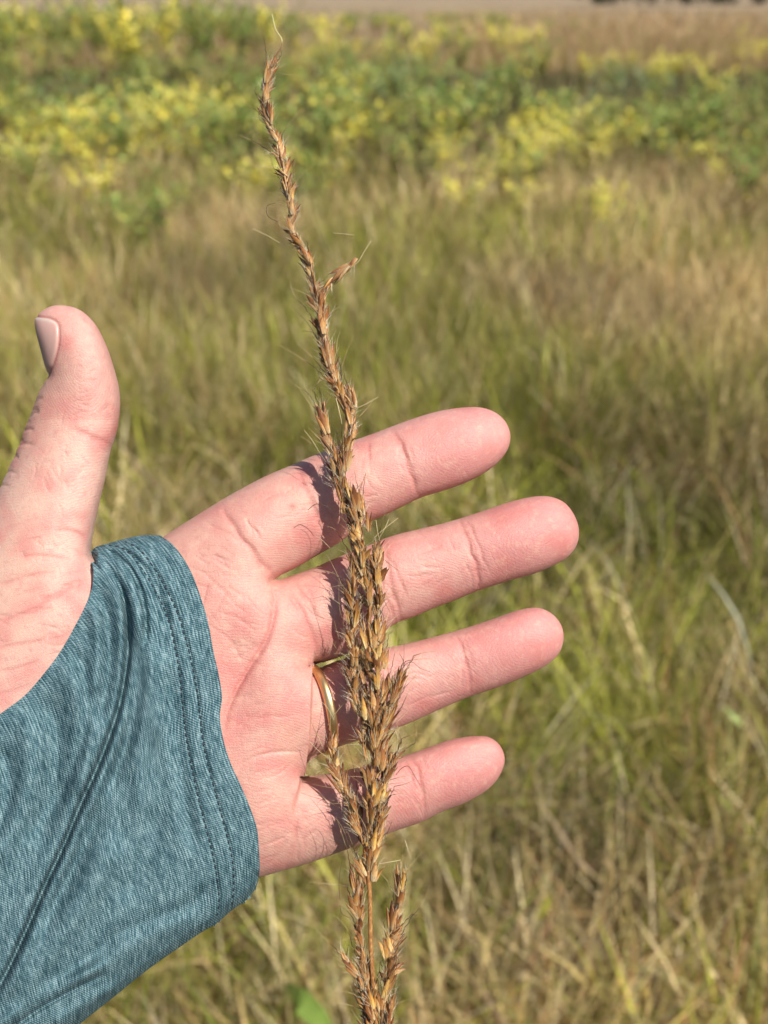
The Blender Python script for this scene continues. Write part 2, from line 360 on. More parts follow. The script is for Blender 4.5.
# thumb nail: a flatter plate set into the side
NAIL = catmull([(30,316),(38,317),(49,318.5),(57,323),(58.8,334),(58,346),(54.5,360),(50,372),(46,378),(38,360),(28,330)], 3)
mN = (x < 75) & (y < 390) & (x > 20)
nd = np.full(n, -50.0)
q = seg_dist(x[mN], y[mN], NAIL, True)[0]; nd[mN] = np.where(inside(x[mN], y[mN], NAIL), q, -q)
nd[z < -14] = -50
nail = sstep(-.6, .8, nd)
disp -= 1.6*np.exp(-.5*((nd+.2)/1.1)**2)*(nd > -20); disp += .7*nail
pore = rng.normal(size=n)*0
# broad skin colour
base = np.array([.700, .372, .300]); C = np.tile(base, (n, 1))
def tint(wt, c):
    global C
    wt = np.clip(wt, 0, 1)[:, None]; C = C*(1-wt)+np.array(c)*wt
lown = .5+.5*np.sin(x*.045+1.3*np.sin(y*.031))*np.sin(y*.052+1.1*np.sin(x*.027))
tips = sum(g2(x, y, a, b, -18, 42, 34) for a, b in ((465,445),(540,533),(525,645),(470,772)))
tint(.85*sstep(330, 430, x), (.700, .325, .300)); tint(.95*tips, (.700, .235, .235))
for a_, b_, c_, d_, e_ in ((430,440,26,14,(.74,.42,.36)),(400,470,20,12,(.74,.43,.37)),(505,545,22,12,(.64,.24,.23)),(440,560,30,12,(.75,.43,.36)),(430,590,26,10,(.74,.42,.35)),(500,650,24,12,(.66,.25,.24)),(420,680,30,14,(.75,.43,.37)),(460,775,18,14,(.66,.22,.22)),(400,800,26,14,(.74,.42,.36)),(330,830,24,12,(.74,.43,.36)),(240,520,26,12,(.72,.38,.31)),(255,700,24,20,(.66,.30,.24)),(245,800,26,24,(.68,.34,.27))):
    tint(.55*g2(x, y, a_, b_, -20, c_, d_), e_)
tint(.45*g2(x, y, 245, 610, 50, 18, 14), (.68, .31, .26)); tint(.4*g2(x, y, 285, 735, 80, 22, 12), (.70, .36, .24))
tint(.35*g2(x, y, 262, 640, 110, 60, 9), (.66, .28, .24)); tint(.3*g2(x, y, 290, 660, 60, 16, 14), (.68, .30, .25))
tint(.35*g2(x, y, 255, 780, 0, 24, 30), (.72, .42, .32)); tint(.3*g2(x, y, 230, 640, 60, 20, 14), (.72, .42, .31))
th = sstep(150, 105, x)
tint(th*.95, (.77, .52, .43)); tint(th*sstep(470, 400, y)*.7, (.715, .345, .300)); tint(th*g2(x, y, 20, 560, 110, 90, 28)*.7, (.73, .49, .36))
tint(th*g2(x, y, 38, 410, 110, 40, 16)*.7, (.60, .34, .23)); tint(th*g2(x, y, 75, 520, 100, 60, 18)*.5, (.78, .55, .47))
tint(.22*lown, (.76, .43, .35)); tint(.22*(1-lown), (.62, .25, .22))
tint(np.clip(red, 0, 1.6)*.42, (.60, .16, .14)); tint(pale*.5, (.82, .58, .46)); tint(dark, (.25, .08, .05))
tint(nail, (.66, .39, .34)); tint(nail*sstep(4.5, 0, y-(318+.25*(x-40))), (.62, .50, .44)); 
tint(sstep(1.8, 0, abs(nd+.8))*.5*(nd > -6), (.55, .17, .14))
# ridge phase for finger prints
ph = np.hypot((x-225)*.8, (y-905)*1.0)+6*np.sin(x*.03)*np.sin(y*.04); ph2 = np.zeros(n); tipw = np.zeros(n)
for a, b in ((468,450),(542,538),(528,650),(472,776),(80,372)):
    aa = R(-18 if a > 100 else 75); u = (x-a)*math.cos(aa)+(y-b)*math.sin(aa); v = -(x-a)*math.sin(aa)+(y-b)*math.cos(aa)
    rr = np.sqrt((u*.62)**2+v**2+9); wt = sstep(62, 36, np.hypot(u, v)); ph2 = np.where(wt > 0, rr, ph2); tipw = np.maximum(tipw, wt)
px_, py_ = x, y
# apply displacement roughly along the surface normal
f = samp(FH, X0, Y0, H, x, y)
g = np.column_stack([-samp(gx, X0, Y0, H, x, y), -samp(gy, X0, Y0, H, x, y), 2*z]); g /= np.linalg.norm(g, axis=1)[:, None]+1e-6
Pn = P3 + g*(disp*front)[:, None]
zc = zc_fn(x, y)
W = to_world(Pn[:, 0], Pn[:, 1], zc, Pn[:, 2])
e1 = W[Q[:, 1]]-W[Q[:, 0]]; e2 = W[Q[:, 2]]-W[Q[:, 0]]; cc = np.cross(e1, e2); mid = P3[Q[:, 0]]
fr = mid[:, 2] > 20
if (cc[fr] @ FW).mean() > 0: Q = Q[:, ::-1].copy()

# skin material
m_skin, nt, b = new_mat('skin'); k = N(nt)
at = k.attr('Col'); pr = k.attr('phase'); nl = k.attr('nail'); pos = k.attr('pos').outputs['Vector']
n1 = k.noise(pos, 38, 4, .6); n2 = k.noise(pos, 9, 3)
c1 = k.mix(k.math('MULTIPLY', k.math('SUBTRACT', n2, .35), .9), at.outputs['Color'], (.78, .42, .37)); 
c2 = k.mix(k.math('MULTIPLY', k.math('SUBTRACT', n1, .42), 1.1), c1, (.58, .21, .18))
n3 = k.noise(pos, .55, 3, .6); n4 = k.noise(pos, 2.2, 3, .6)
c2 = k.mix(k.math('MULTIPLY', k.math('MAXIMUM', k.math('SUBTRACT', n3, .47), 0), 3.8), c2, (.66, .22, .20))
c2 = k.mix(k.math('MULTIPLY', k.math('MAXIMUM', k.math('SUBTRACT', n4, .52), 0), 1.6), c2, (.86, .58, .44))
c2 = k.mix(k.math('MULTIPLY', k.math('MAXIMUM', k.math('SUBTRACT', .46, n4), 0), 2.6), c2, (.60, .24, .23))
c2 = k.mix(nl.outputs['Fac'], c2, at.outputs['Color'])
c3 = k.n('ShaderNodeHueSaturation'); c3.inputs['Value'].default_value = .88; c3.inputs['Saturation'].default_value = .97; k.l(c2, c3.inputs['Color']); k.l(c3.outputs[0], b.inputs['Base Color'])
b.inputs['Subsurface Weight'].default_value = .22; b.inputs['Subsurface Radius'].default_value = (1, .35, .2); b.inputs['Subsurface Scale'].default_value = .0030
rg = k.math('SUBTRACT', k.math('ADD', .20, k.math('ADD', k.math('MULTIPLY', n1, .22), k.math('MULTIPLY', n4, .28))), k.math('MULTIPLY', nl.outputs['Fac'], .05)); k.l(rg, b.inputs['Roughness'])
b.inputs['Specular IOR Level'].default_value = .5
wob = k.noise(pos, 1.6, 2)
sn0 = k.math('SINE', k.math('ADD', k.math('MULTIPLY', pr.outputs['Fac'], 2*math.pi/2.9), k.math('MULTIPLY', wob, 14)))
sn1 = k.math('SINE', k.math('ADD', k.math('MULTIPLY', k.attr('phase_tip').outputs['Fac'], 2*math.pi/2.3), k.math('MULTIPLY', wob, 7)))
tw = k.attr('tipw').outputs['Fac']
sn = k.math('ADD', k.math('MULTIPLY', sn1, k.math('MULTIPLY', tw, .42)), k.math('MULTIPLY', sn0, k.math('MULTIPLY', k.math('SUBTRACT', 1.0, tw), .5)))
vo = k.n('ShaderNodeTexVoronoi', feature='DISTANCE_TO_EDGE'); k.l(k.scale(pos, 5.5, 7.5, 7.5), vo.inputs['Vector']); vo.inputs['Scale'].default_value = 1.3
vd = k.math('MINIMUM', k.math('MULTIPLY', vo.outputs['Distance'], 5), 1)
vo2 = k.n('ShaderNodeTexVoronoi', feature='DISTANCE_TO_EDGE'); k.l(k.scale(pos, 1.6, 1.0, 1.3), vo2.inputs['Vector']); vo2.inputs['Scale'].default_value = 1.2
vd2 = k.math('MINIMUM', k.math('MULTIPLY', vo2.outputs['Distance'], 9), 1)
inv = k.math('SUBTRACT', 1.0, nl.outputs['Fac'])
hgt = k.math('ADD', k.math('ADD', k.math('MULTIPLY', sn, .26), k.math('MULTIPLY', vd, .30)), k.math('ADD', k.math('MULTIPLY', n1, .8), k.math('MULTIPLY', vd2, .25)))
k.l(k.bump(k.math('MULTIPLY', hgt, inv), .0001, .95), b.inputs['Normal'])
me = mesh_np('person', W, Q, m_skin)
col_attr(me, 'Col', C); f_attr(me, 'phase', ph); f_attr(me, 'nail', nail); f_attr(me, 'phase_tip', ph2); f_attr(me, 'tipw', tipw)
v_attr(me, 'pos', P3/18.0)
person = link('person', me)
tag(person, 'open left hand in a teal sleeve, thumb up, fingers spread behind the seed stalk', 'person')

# ------------------------------------------------------------------ sleeve
sx0, sy0, sx1, sy1, sh = -760, 285, 620, 1600, 3.0
FS, DS = inflate([HANDP, SLP], sx0, sy0, sx1, sy1, sh, 1/46.0, 2.0)
def arc(P, t):
    L = np.concatenate([[0], np.cumsum(np.hypot(*np.diff(P, axis=0).T))]); L /= L[-1]
    return np.column_stack([np.interp(t, L, P[:, i]) for i in (0, 1)])
NS, NT = 760, 420
S_ = np.linspace(0, 1, NS)**1.25; T_ = (1-np.cos(np.pi*np.linspace(0, 1, NT)))/2
# ends of the patch
E1 = TOPP[-1]; E2 = BOTP[-1]
Tb = arc(TOPP, S_*1.0); Bb = arc(BOTP, S_); Lc = arc(CUFFP, T_); Rc = E1+(E2-E1)*T_[:, None]
Ss, Tt = S_[:, None, None], T_[None, :, None]
PT = (1-Tt)*Tb[:, None]+Tt*Bb[:, None] + (1-Ss)**3*(Lc[None]-((1-Tt)*CUFFP[0]+Tt*CUFFP[-1])) + Ss**3*(Rc[None]-((1-Tt)*E1+Tt*E2))
PX, PY = PT[..., 0].ravel(), PT[..., 1].ravel()
fs = np.maximum(samp(FS, sx0, sy0, sh, PX, PY), 0)
tt = np.tile(T_, NS); ss = np.repeat(S_, NT)
for Pr_ in (BOTP[::2], TOPP[TOPP[:, 0] > 92]):
    mq = fs < 900; dq = seg_dist(PX[mq], PY[mq], Pr_)[0]; wq = sstep(8, 2, dq); fs[mq] = fs[mq]*(1-wq)+wq*np.minimum(fs[mq]*2+1, 62*dq)
fsr = fs.reshape(NS, NT); fsr[:, -1] = 0; fsr[Tb[:, 0] > 92.5, 0] = 0
rt = np.sqrt(fs)
edge0 = np.minimum(1, np.minimum(1-tt, np.where(PX > 93, tt, 1))*60)          # sheets meet at the rolled borders
zf = rt + 5.5*np.minimum(1, rt/14)
dz = np.zeros_like(zf); soft = np.minimum(1, rt/26)
def fold(pts, hgt, wd, step=0., sw=2.0, fall=30.):
    global dz
    P = catmull(pts, 4, False); d, s, t = seg_dist(PX, PY, P); tp = np.clip(np.minimum(t, 1-t)*6, 0, 1); tp = tp*tp*(3-2*tp)
    dz += (1.0 if abs(hgt) > 7 else 2.4)*hgt*np.exp(-.5*(d/wd)**2)*tp
    if step: sd = d*s; dz += tp*step*(sstep(-sw, sw, sd)*np.exp(-np.maximum(sd, 0)/fall))     # + side: left of a line drawn downwards
F1 = [(92,551),(106,565),(119,584),(126,606),(128,640),(126,668),(119,706),(108,740),(96,770),(80,806),(64,845),(44,888),(24,935),(0,985),(-30,1030)]
fold(F1, -14, 2.2); fold([(a_+9, b_+2) for a_, b_ in F1], 5, 5.0); fold([(a_-9, b_-3) for a_, b_ in F1], 2.2, 6)
fold([(96,549),(116,556),(132,572),(143,600),(148,640),(146,700),(140,780),(136,840)], 3.2, 7)
fold([(94,549),(112,553),(128,566),(138,584),(145,610),(146,650)], -4.5, 2.2)
fold([(100,548),(126,552),(146,568),(160,594),(170,630)], -3.0, 4)
fold([(97,547),(120,547),(140,556),(158,580)], 2.0, 3.5)
fold([(134,620),(136,660),(132,700),(122,750),(106,800)], -5, 6)
fold([(158,640),(160,690),(156,760),(150,830)], 2.5, 7); fold([(168,660),(176,720),(184,790),(196,860)], -3, 6)
fold([(60,660),(80,700),(84,750),(70,800)], 4.0, 11); fold([(40,690),(56,730),(54,790),(30,850)], -4.5, 8)
fold([(20,705),(30,760),(10,830),(-20,880)], 4, 9); fold([(96,580),(108,620),(110,670),(98,730)], -4, 5); fold([(92,600),(98,640),(92,700)], 3, 5)
fold([(70,640),(84,670),(86,720),(72,770),(50,820)], -2.6, 4); fold([(0,740),(10,790),(-10,850)], -3.5, 6)
fold([(150,720),(156,790),(150,850),(120,910)], -3.0, 8)
fold([(112,970),(90,981),(66,994),(38,1010),(10,1030),(-30,1062)], -8, 2.0); fold([(112,960),(84,974),(56,988),(20,1010),(-30,1046)], 5.5, 6); fold([(120,985),(90,1000),(50,1028)], 3, 5)
fold([(120,930),(90,960),(50,990),(10,1018)], -3.5, 6)
fold([(205,915),(160,930),(110,960),(60,985)], 2.2, 8); fold([(120,830),(90,890),(50,950),(0,1010)], 5, 11); fold([(100,800),(70,870),(30,940)], -4, 7)
fold([(222,880),(190,905),(140,925),(100,940)], -2.2, 6)
fold([(0,800),(-40,870),(-120,950),(-220,1040)], 5, 16); fold([(-60,840),(-160,930),(-280,1060)], -5, 14)
# cuff wavy edge lifts
dcuff, _, tc = seg_dist(PX, PY, CUFFP)
dz += 1.5*np.exp(-dcuff/8)*(.5+.5*np.sin(tc*19+.6)) - .8*np.exp(-dcuff/3)
ST1 = catmull([(108,545),(124,549),(137,562),(149,580),(160,600),(169,622),(175,648),(180,676),(183,706),(186,734),(192,768),(199,800),(207,832),(214,860),(218,884),(219,905),(216,920)], 2, False)
ST2 = catmull([(124,541),(139,549),(152,565),(165,586),(177,612),(186,640),(192,664),(197,690),(200,716),(203,742),(210,772),(218,802),(226,832),(232,858),(234,882),(232,906)], 2, False)
for Pst in (ST1, ST2):
    d, s, t = seg_dist(PX, PY, Pst); dz -= 1.5*np.exp(-.5*(d/1.5)**2); dz += .6*np.exp(-.5*((d-5)/3.0)**2)
mm = (PX > -760)
dz += .8*np.sin(PX*.13+PY*.03+2*np.sin(PY*.02))*np.sin(PY*.025+PX*.01); dz += .45*np.sin(ss*150+3*np.sin(tt*7))*np.sin(tt*5+ss*40)
zf = np.maximum(zf + dz*soft, rt - 8*soft)
zb = -(rt+5.5*np.minimum(1, rt/14)) + 1.2*soft*np.sin(ss*60+tt*9)
zcs = zc_fn(PX, PY)
Wf = to_world(PX, PY, zcs, zf); Wb = to_world(PX, PY, zcs, zb)
I = np.arange(NS*NT).reshape(NS, NT)
qf = np.stack([I[:-1, :-1], I[1:, :-1], I[1:, 1:], I[:-1, 1:]], -1).reshape(-1, 4)
# back sheet coarser in use but same grid; join along the bottom border, and along the top where there is no thumb opening
nv = NS*NT
Ib = I+nv; Ib[:, -1] = I[:, -1]
rimv = Tb[:, 0] > 92.5; Ib[rimv, 0] = I[rimv, 0]
qb = np.stack([Ib[:-1, :-1], Ib[:-1, 1:], Ib[1:, 1:], Ib[1:, :-1]], -1).reshape(-1, 4)
jb = np.stack([I[:-1, -1], I[1:, -1], Ib[1:, -1], Ib[:-1, -1]], -1)
rim = (rt.reshape(NS, NT)[:, 0] < 9); rim = rim[:-1] & rim[1:]
jt = np.stack([I[1:, 0], I[:-1, 0], Ib[:-1, 0], Ib[1:, 0]], -1)[rim]
je = np.stack([I[-1, 1:], I[-1, :-1], Ib[-1, :-1], Ib[-1, 1:]], -1)
okt = ~(rimv[:-1] | rimv[1:]); jt = np.stack([I[1:, 0], I[:-1, 0], Ib[:-1, 0], Ib[1:, 0]], -1)[(rt.reshape(NS, NT)[:, 0] < 9)[:-1] & okt]
qs = np.vstack([qf, qb, jt, je])
Ws = np.vstack([Wf, Wb])
e1 = Wf[qf[:, 1]]-Wf[qf[:, 0]]; e2 = Wf[qf[:, 2]]-Wf[qf[:, 0]]
if (np.cross(e1, e2) @ FW).mean() > 0: qs = qs[:, ::-1].copy()
m_fab, nt, b = new_mat('teal_knit_fabric'); k = N(nt)
fa = k.attr('fab').outputs['Vector']
h1 = k.noise(k.scale(fa, 2.8, .36, 1), 1.0, 4, .65); h2 = k.noise(k.scale(fa, .5, .12, 1), 1.0, 3); h3 = k.noise(k.scale(fa, 3.6, 1.6, 1), 1.0, 2)
sp = k.n('ShaderNodeSeparateXYZ'); k.l(fa, sp.inputs[0])
wv = k.math('SINE', k.math('ADD', k.math('MULTIPLY', k.math('ADD', sp.outputs[1], k.math('MULTIPLY', sp.outputs[0], .55)), 2*math.pi/.52), k.math('MULTIPLY', h3, 5)))
wv2 = k.math('SINE', k.math('ADD', k.math('MULTIPLY', sp.outputs[0], 2*math.pi/.85), k.math('MULTIPLY', h1, 6)))
mixf = k.math('ADD', k.math('MULTIPLY', h1, .95), k.math('ADD', k.math('MULTIPLY', h2, .25), k.math('ADD', k.math('MULTIPLY', wv, .075), k.math('MULTIPLY', wv2, .04))))
colf = k.ramp(mixf, [(.35, (.008, .025, .037)), (.49, (.032, .084, .110)), (.61, (.078, .162, .196)), (.77, (.27, .39, .43))])
k.l(colf, b.inputs['Base Color']); b.inputs['Roughness'].default_value = .72; b.inputs['Sheen Weight'].default_value = .0; b.inputs['Specular IOR Level'].default_value = .3
k.l(k.bump(k.math('ADD', k.math('MULTIPLY', wv, .5), k.math('ADD', k.math('MULTIPLY', wv2, .3), k.math('MULTIPLY', h1, 1.2))), .00011, 1.0), b.inputs['Normal'])
me = mesh_np('sleeve', Ws, qs, m_fab)
# fabric coordinates in mm: along the arm / around it
LenT = np.hypot(*np.diff(PT, axis=1).transpose(2, 0, 1)); lt = np.concatenate([np.zeros((NS, 1)), np.cumsum(LenT, 1)], 1)
ls = np.concatenate([[0], np.cumsum(np.hypot(*np.diff(PT[:, NT//2], axis=0).T))])
cut0 = np.where(PX.reshape(NS, NT) > 0, 0, 0)
px2mm = 1000/PXM
fab = np.stack([np.repeat(ls, NT), (PY*.85+PX*.25), np.zeros(nv)], 1)*px2mm
v_attr(me, 'fab', np.vstack([fab, fab*[1, 1, 0]+[300, 0, 5]]))
sleeve = link('sleeve', me, person)
so = sleeve.modifiers.new('thick', 'SOLIDIFY'); so.thickness = .00035; so.offset = -1
tag(sleeve, 'teal heathered thumb-hole sleeve with a double stitched cuff across the palm')
# stitching: dashes of dark thread in the two grooves
zfg = zf.reshape(NS, NT)
from mathutils.kdtree import KDTree
sel = np.where((PX > 90) & (PX < 265) & (PY < 930))[0][::3]
kd = KDTree(len(sel))
for i, q in enumerate(sel): kd.insert((PX[q], PY[q], 0), i)
kd.balance()
def sleeve_z(a, b_): return zf[sel[kd.find((a, b_, 0))[1]]]
m_thr, nt, b = new_mat('dark_thread'); k = N(nt); tc_ = k.n('ShaderNodeTexCoord')
k.l(k.ramp(k.noise(tc_.outputs['Object'], 900), [(.3, (.006, .014, .022)), (.7, (.02, .035, .05))]), b.inputs['Base Color']); b.inputs['Roughness'].default_value = .7
def tube(pts, rad, sides=5):
    """tube through 3-D points; rad scalar or list"""
    P = np.asarray(pts, float); n_ = len(P); rad = np.broadcast_to(np.asarray(rad, float), (n_,))
    Tn = np.gradient(P, axis=0); Tn /= np.linalg.norm(Tn, axis=1)[:, None]+1e-12
    up = np.array([.31, .2, .93]); up = up if abs(Tn[0] @ up) < .9 else np.array([1., 0, 0])
    A = np.cross(Tn, up); A /= np.linalg.norm(A, axis=1)[:, None]+1e-12; B = np.cross(Tn, A)
    th_ = np.arange(sides)*2*np.pi/sides
    Vv = P[:, None]+rad[:, None, None]*(np.cos(th_)[None, :, None]*A[:, None]+np.sin(th_)[None, :, None]*B[:, None])
    F_ = []
    for i in range(n_-1):
        for j in range(sides):
            j2 = (j+1) % sides; F_.append((i*sides+j, i*sides+j2, (i+1)*sides+j2, (i+1)*sides+j))
    return Vv.reshape(-1, 3), np.array(F_)
class Acc:
    def __init__(s): s.V = []; s.F = []; s.C = []; s.n = 0
    def add(s, V, F, c=None):
        s.V.append(V); s.F.append(np.asarray(F)+s.n); s.n += len(V)
        if c is not None: s.C.append(np.broadcast_to(np.asarray(c, float), (len(V), 3)))
    def mesh(s, name, mat, smooth=True):
        me = mesh_np(name, np.vstack(s.V), np.vstack(s.F), mat, smooth)
        if s.C: col_attr(me, 'Col', np.vstack(s.C))
        return me
ac = Acc()
for Pst in (ST1, ST2):
    L = np.concatenate([[0], np.cumsum(np.hypot(*np.diff(Pst, axis=0).T))]); p = 1.0
    while p < L[-1]-5:
        q = p+4.6; tt_ = np.linspace(p, q, 5)
        xx = np.interp(tt_, L, Pst[:, 0]); yy = np.interp(tt_, L, Pst[:, 1])
        zz = np.array([sleeve_z(a, c) for a, c in zip(xx, yy)]).mean()*np.ones(5)+np.array([-.4, .35, .6, .35, -.4])
        Wd = to_world(xx, yy, zc_fn(xx, yy), zz); ac.add(*tube(Wd, np.array([.5, .75, .8, .75, .5])/PXM, 5)); p = q+1.9+.5*random.random()
stc = link('stitching', ac.mesh('stitching', m_thr), sleeve); 

# ------------------------------------------------------------------ ring
m_gold, nt, b = new_mat('gold'); k = N(nt); tc_ = k.n('ShaderNodeTexCoord')
b.inputs['Metallic'].default_value = 1; k.l(k.ramp(k.noise(tc_.outputs['Object'], 300), [(.3, (.86, .60, .27)), (.7, (.95, .74, .40))]), b.inputs['Base Color']); b.inputs['Roughness'].default_value = .38
cx, cy = 319.5, 709.5; e = np.array([.215, .977]); a_ = np.array([.977, -.215]); ry = 43.5
hz = math.sqrt(float(samp(FH, X0, Y0, H, cx+4, cy)))+4.0
prof = [(-4.8, -1.0), (-4.8, .8), (-3.2, 2.4), (0, 3.1), (3.2, 2.4), (4.8, .8), (4.8, -1.0), (0, -1.2)]
nr = 120; V_ = []
for i in range(nr):
    t = 2*math.pi*i/nr; c_, s_ = math.cos(t), math.sin(t); sg = lambda v, p: math.copysign(abs(v)**p, v)
    for u, r_ in prof:
        k1 = ry*sg(c_, .92)+r_*c_; k2 = (hz-1)*sg(s_, .92)+r_*s_
        sh_ = 11*s_+u
        V_.append((cx+e[0]*k1+a_[0]*sh_, cy+e[1]*k1+a_[1]*sh_, k2))
V_ = np.array(V_); F_ = [(i*8+j, i*8+(j+1) % 8, ((i+1) % nr)*8+(j+1) % 8, ((i+1) % nr)*8+j) for i in range(nr) for j in range(8)]
me = mesh_np('ring', to_world(V_[:, 0], V_[:, 1], zc_fn(V_[:, 0]*0+cx, V_[:, 1]), V_[:, 2]), np.array(F_), m_gold)
ring = link('ring', me, person); tag(ring, 'plain gold wedding band at the root of the ring finger')
md = ring.modifiers.new('s', 'SUBSURF'); md.levels = 1; md.render_levels = 2

# ------------------------------------------------------------------ the seed stalk
ZS = 58.0                      # px in front of the hand's middle plane
def sw(px, py, z=ZS): return to_world(px, py, 0, z)
m_chaff, nt, b = new_mat('dry_chaff'); k = N(nt); at = k.attr('Col'); oi = k.n('ShaderNodeObjectInfo'); tc_ = k.n('ShaderNodeTexCoord')
st = k.noise(k.scale(tc_.outputs['Object'], 4200, 4200, 500), 1.0, 3, .7)
c1 = k.mix(k.math('MULTIPLY', k.math('SUBTRACT', st, .34), 1.3), at.outputs['Color'], (.085, .036, .012))
vv = k.n('ShaderNodeHueSaturation'); k.l(c1, vv.inputs['Color']); k.l(k.math('ADD', .85, k.math('MULTIPLY', oi.outputs['Random'], .9)), vv.inputs['Value']); k.l(k.math('ADD', .487, k.math('MULTIPLY', oi.outputs['Random'], .022)), vv.inputs['Hue'])
k.l(vv.outputs[0], b.inputs['Base Color']); b.inputs['Roughness'].default_value = .58; b.inputs['Specular IOR Level'].default_value = .3
k.l(k.bump(st, .00012, .7), b.inputs['Normal'])
m_awn, nt, b = new_mat('dry_awn'); k = N(nt); at = k.attr('Col'); k.l(at.outputs['Color'], b.inputs['Base Color']); b.inputs['Roughness'].default_value = .5
m_hair, nt, b = new_mat('silky_hair'); k = N(nt); at = k.attr('Col'); k.l(at.outputs['Color'], b.inputs['Base Color']); b.inputs['Roughness'].default_value = .4; b.inputs['Transmission Weight'].default_value = .0
MMU = 1e-3
def husk(L, W_, flat, bend, base_c, mid_c, tip_c, az=0., sides=9, rings=11):
    V_ = []; C_ = []
    for i in range(rings):
        t = i/(rings-1); r = W_*.5*(math.sin(math.pi*min(1, t*.93+.05)**.72)**.85)*(1 if t < .98 else .15)+.03
        zz = t*L; bx = bend*t*t*L
        for j in range(sides):
            a = 2*math.pi*j/sides+az; ridge = 1+.13*math.cos(3*a)+.05*random.uniform(-1, 1)
            V_.append((bx+r*ridge*math.cos(a), r*flat*ridge*math.sin(a), zz))
            c_ = np.array(base_c)*(1-min(1, t*2.2))+np.array(mid_c)*min(1, t*2.2) if t < .45 else np.array(mid_c)*(1-(t-.45)/.55)+np.array(tip_c)*((t-.45)/.55)
            C_.append(c_*(1+.45*math.cos(2*a+1.1)*(.5 if j % 2 else 1)*.5))
    F_ = [(i*sides+j, i*sides+(j+1) % sides, (i+1)*sides+(j+1) % sides, (i+1)*sides+j) for i in range(rings-1) for j in range(sides)]
    return np.array(V_)*MMU, np.array(F_), np.clip(np.array(C_), .004, 1)
PAL = [((.56,.42,.21),(.43,.225,.060),(.19,.08,.022)), ((.55,.37,.15),(.38,.18,.042),(.14,.05,.015)), ((.70,.57,.34),(.58,.38,.145),(.34,.17,.05)),
       ((.42,.25,.10),(.24,.10,.026),(.08,.028,.010)), ((.62,.47,.25),(.47,.26,.07),(.25,.12,.035))]
templates = []
for v in range(10):
    random.seed(100+v); L = random.uniform(4.4, 6.4); Wd_ = random.uniform(1.25, 1.85); pal = PAL[v % 5]; A = Acc(); hairs = Acc()
    Vh, Fh, Ch = husk(L, Wd_, .62, random.uniform(-.12, .12), *pal); A.add(Vh, Fh, Ch)
    for q in range(2):                                              # the second glume gapes a little, then a thin stalked twin
        Vh, Fh, Ch = husk(L*random.uniform(.78, .97), Wd_*(.72 if q == 0 else .42), .4, random.uniform(.08, .22)*(1 if q else -1), *PAL[(v+q+1) % 5])
        an = random.uniform(-.16, .16); cs, sn_ = math.cos(an), math.sin(an)
        Vh = np.column_stack([Vh[:, 0]*cs+Vh[:, 2]*sn_+(.45e-3 if q else -.35e-3), Vh[:, 1]+(.45e-3 if q else .3e-3), Vh[:, 2]*cs-Vh[:, 0]*sn_]); A.add(Vh, Fh, Ch)
    def hair(o, dr, L_, r_, c_, curl):
        o = np.array(o); dr = np.array(dr)/np.linalg.norm(dr); t_ = np.linspace(0, 1, 5)[:, None]; cu = np.array([random.uniform(-1, 1) for _ in range(3)])*curl
        return tube((o+dr*t_*L_+cu*t_**2*L_)*MMU, np.array([1, .9, .75, .5, .2])*r_*MMU, 3)
    Ah = Acc()
    for q in range(20):
        a = random.uniform(0, 6.28); sp_ = random.uniform(.15, .75); c_ = random.choice([(.82,.72,.54),(.74,.60,.38),(.86,.80,.66),(.60,.42,.20)])
        h0 = random.uniform(0, 2.2) if q < 11 else random.uniform(2, 5)
        Vt, Ft = hair((.5*math.cos(a), .35*math.sin(a), h0), (math.cos(a)*sp_, math.sin(a)*sp_, 1), random.uniform(1.6, 3.6), .035, c_, .25); Ah.add(Vt, Ft, c_)
    nA = A.n; Vall = np.vstack(A.V+Ah.V); Fall = np.vstack(A.F+[f_+nA for f_ in Ah.F]); mi = np.concatenate([np.zeros(sum(len(f_) for f_ in A.F)), np.ones(sum(len(f_) for f_ in Ah.F))])
    me = mesh_np('spikelet', Vall, Fall, mats=[m_chaff, m_hair], mi=mi); col_attr(me, 'Col', np.vstack(A.C+Ah.C))
    templates.append((me, Vall, Fall, np.vstack(A.C+Ah.C), mi, L))
awns = []
for v in range(7):
    random.seed(300+v); L1 = random.uniform(2.5, 5); L2 = random.uniform(5, 10); kx = random.uniform(-1, 1); ky = random.uniform(-.8, .8); pts = []; cols = []
    for i in range(9):
        t = i/8; pts.append((.12*math.sin(t*14), .12*math.cos(t*14), t*L1))
    d0 = np.array([kx, ky, random.uniform(.3, 1.2)]); d0 /= np.linalg.norm(d0); cv = np.array([random.uniform(-.4, .4), random.uniform(-.4, .4), random.uniform(-.3, .2)])
    for i in range(1, 10):
        t = i/9; pts.append(tuple(np.array(pts[8])+d0*t*L2+cv*t*t*L2))
    rad = np.array([.085]*9+list(np.linspace(.065, .028, 9)))*MMU
    Vt, Ft = tube(np.array(pts)*MMU, rad, 4); cc_ = np.repeat(np.array([[.05, .022, .012]]*8+[[.12, .06, .03]]*3+[[.45, .33, .16]]*7), 4, 0)
    me = mesh_np('awn', Vt, Ft, m_awn); col_attr(me, 'Col', cc_); awns.append(me)
random.seed(21)
root = bpy.data.objects.new('grass_stalk', None); COL.objects.link(root)
stem_pts = [(269,72),(264,92),(270,120),(280,150),(287,190),(295,235),(309,262),(318,300),(325,345),(336,385),(346,410),(345,440),(345,480),(357,520),(366,560),(370,610),(368,650),(372,700),(373,760),(369,820),(368,862),(370,900),(371,950),(375,1000),(379,1060)]
stem2 = catmull(stem_pts, 5, False); zst = ZS+0*stem2[:, 0]
base_w = np.array(sw(stem2[:, 0], stem2[:, 1], zst))
foot = np.array([base_w[-1][0]+.06, base_w[-1][1]+.20, .0])
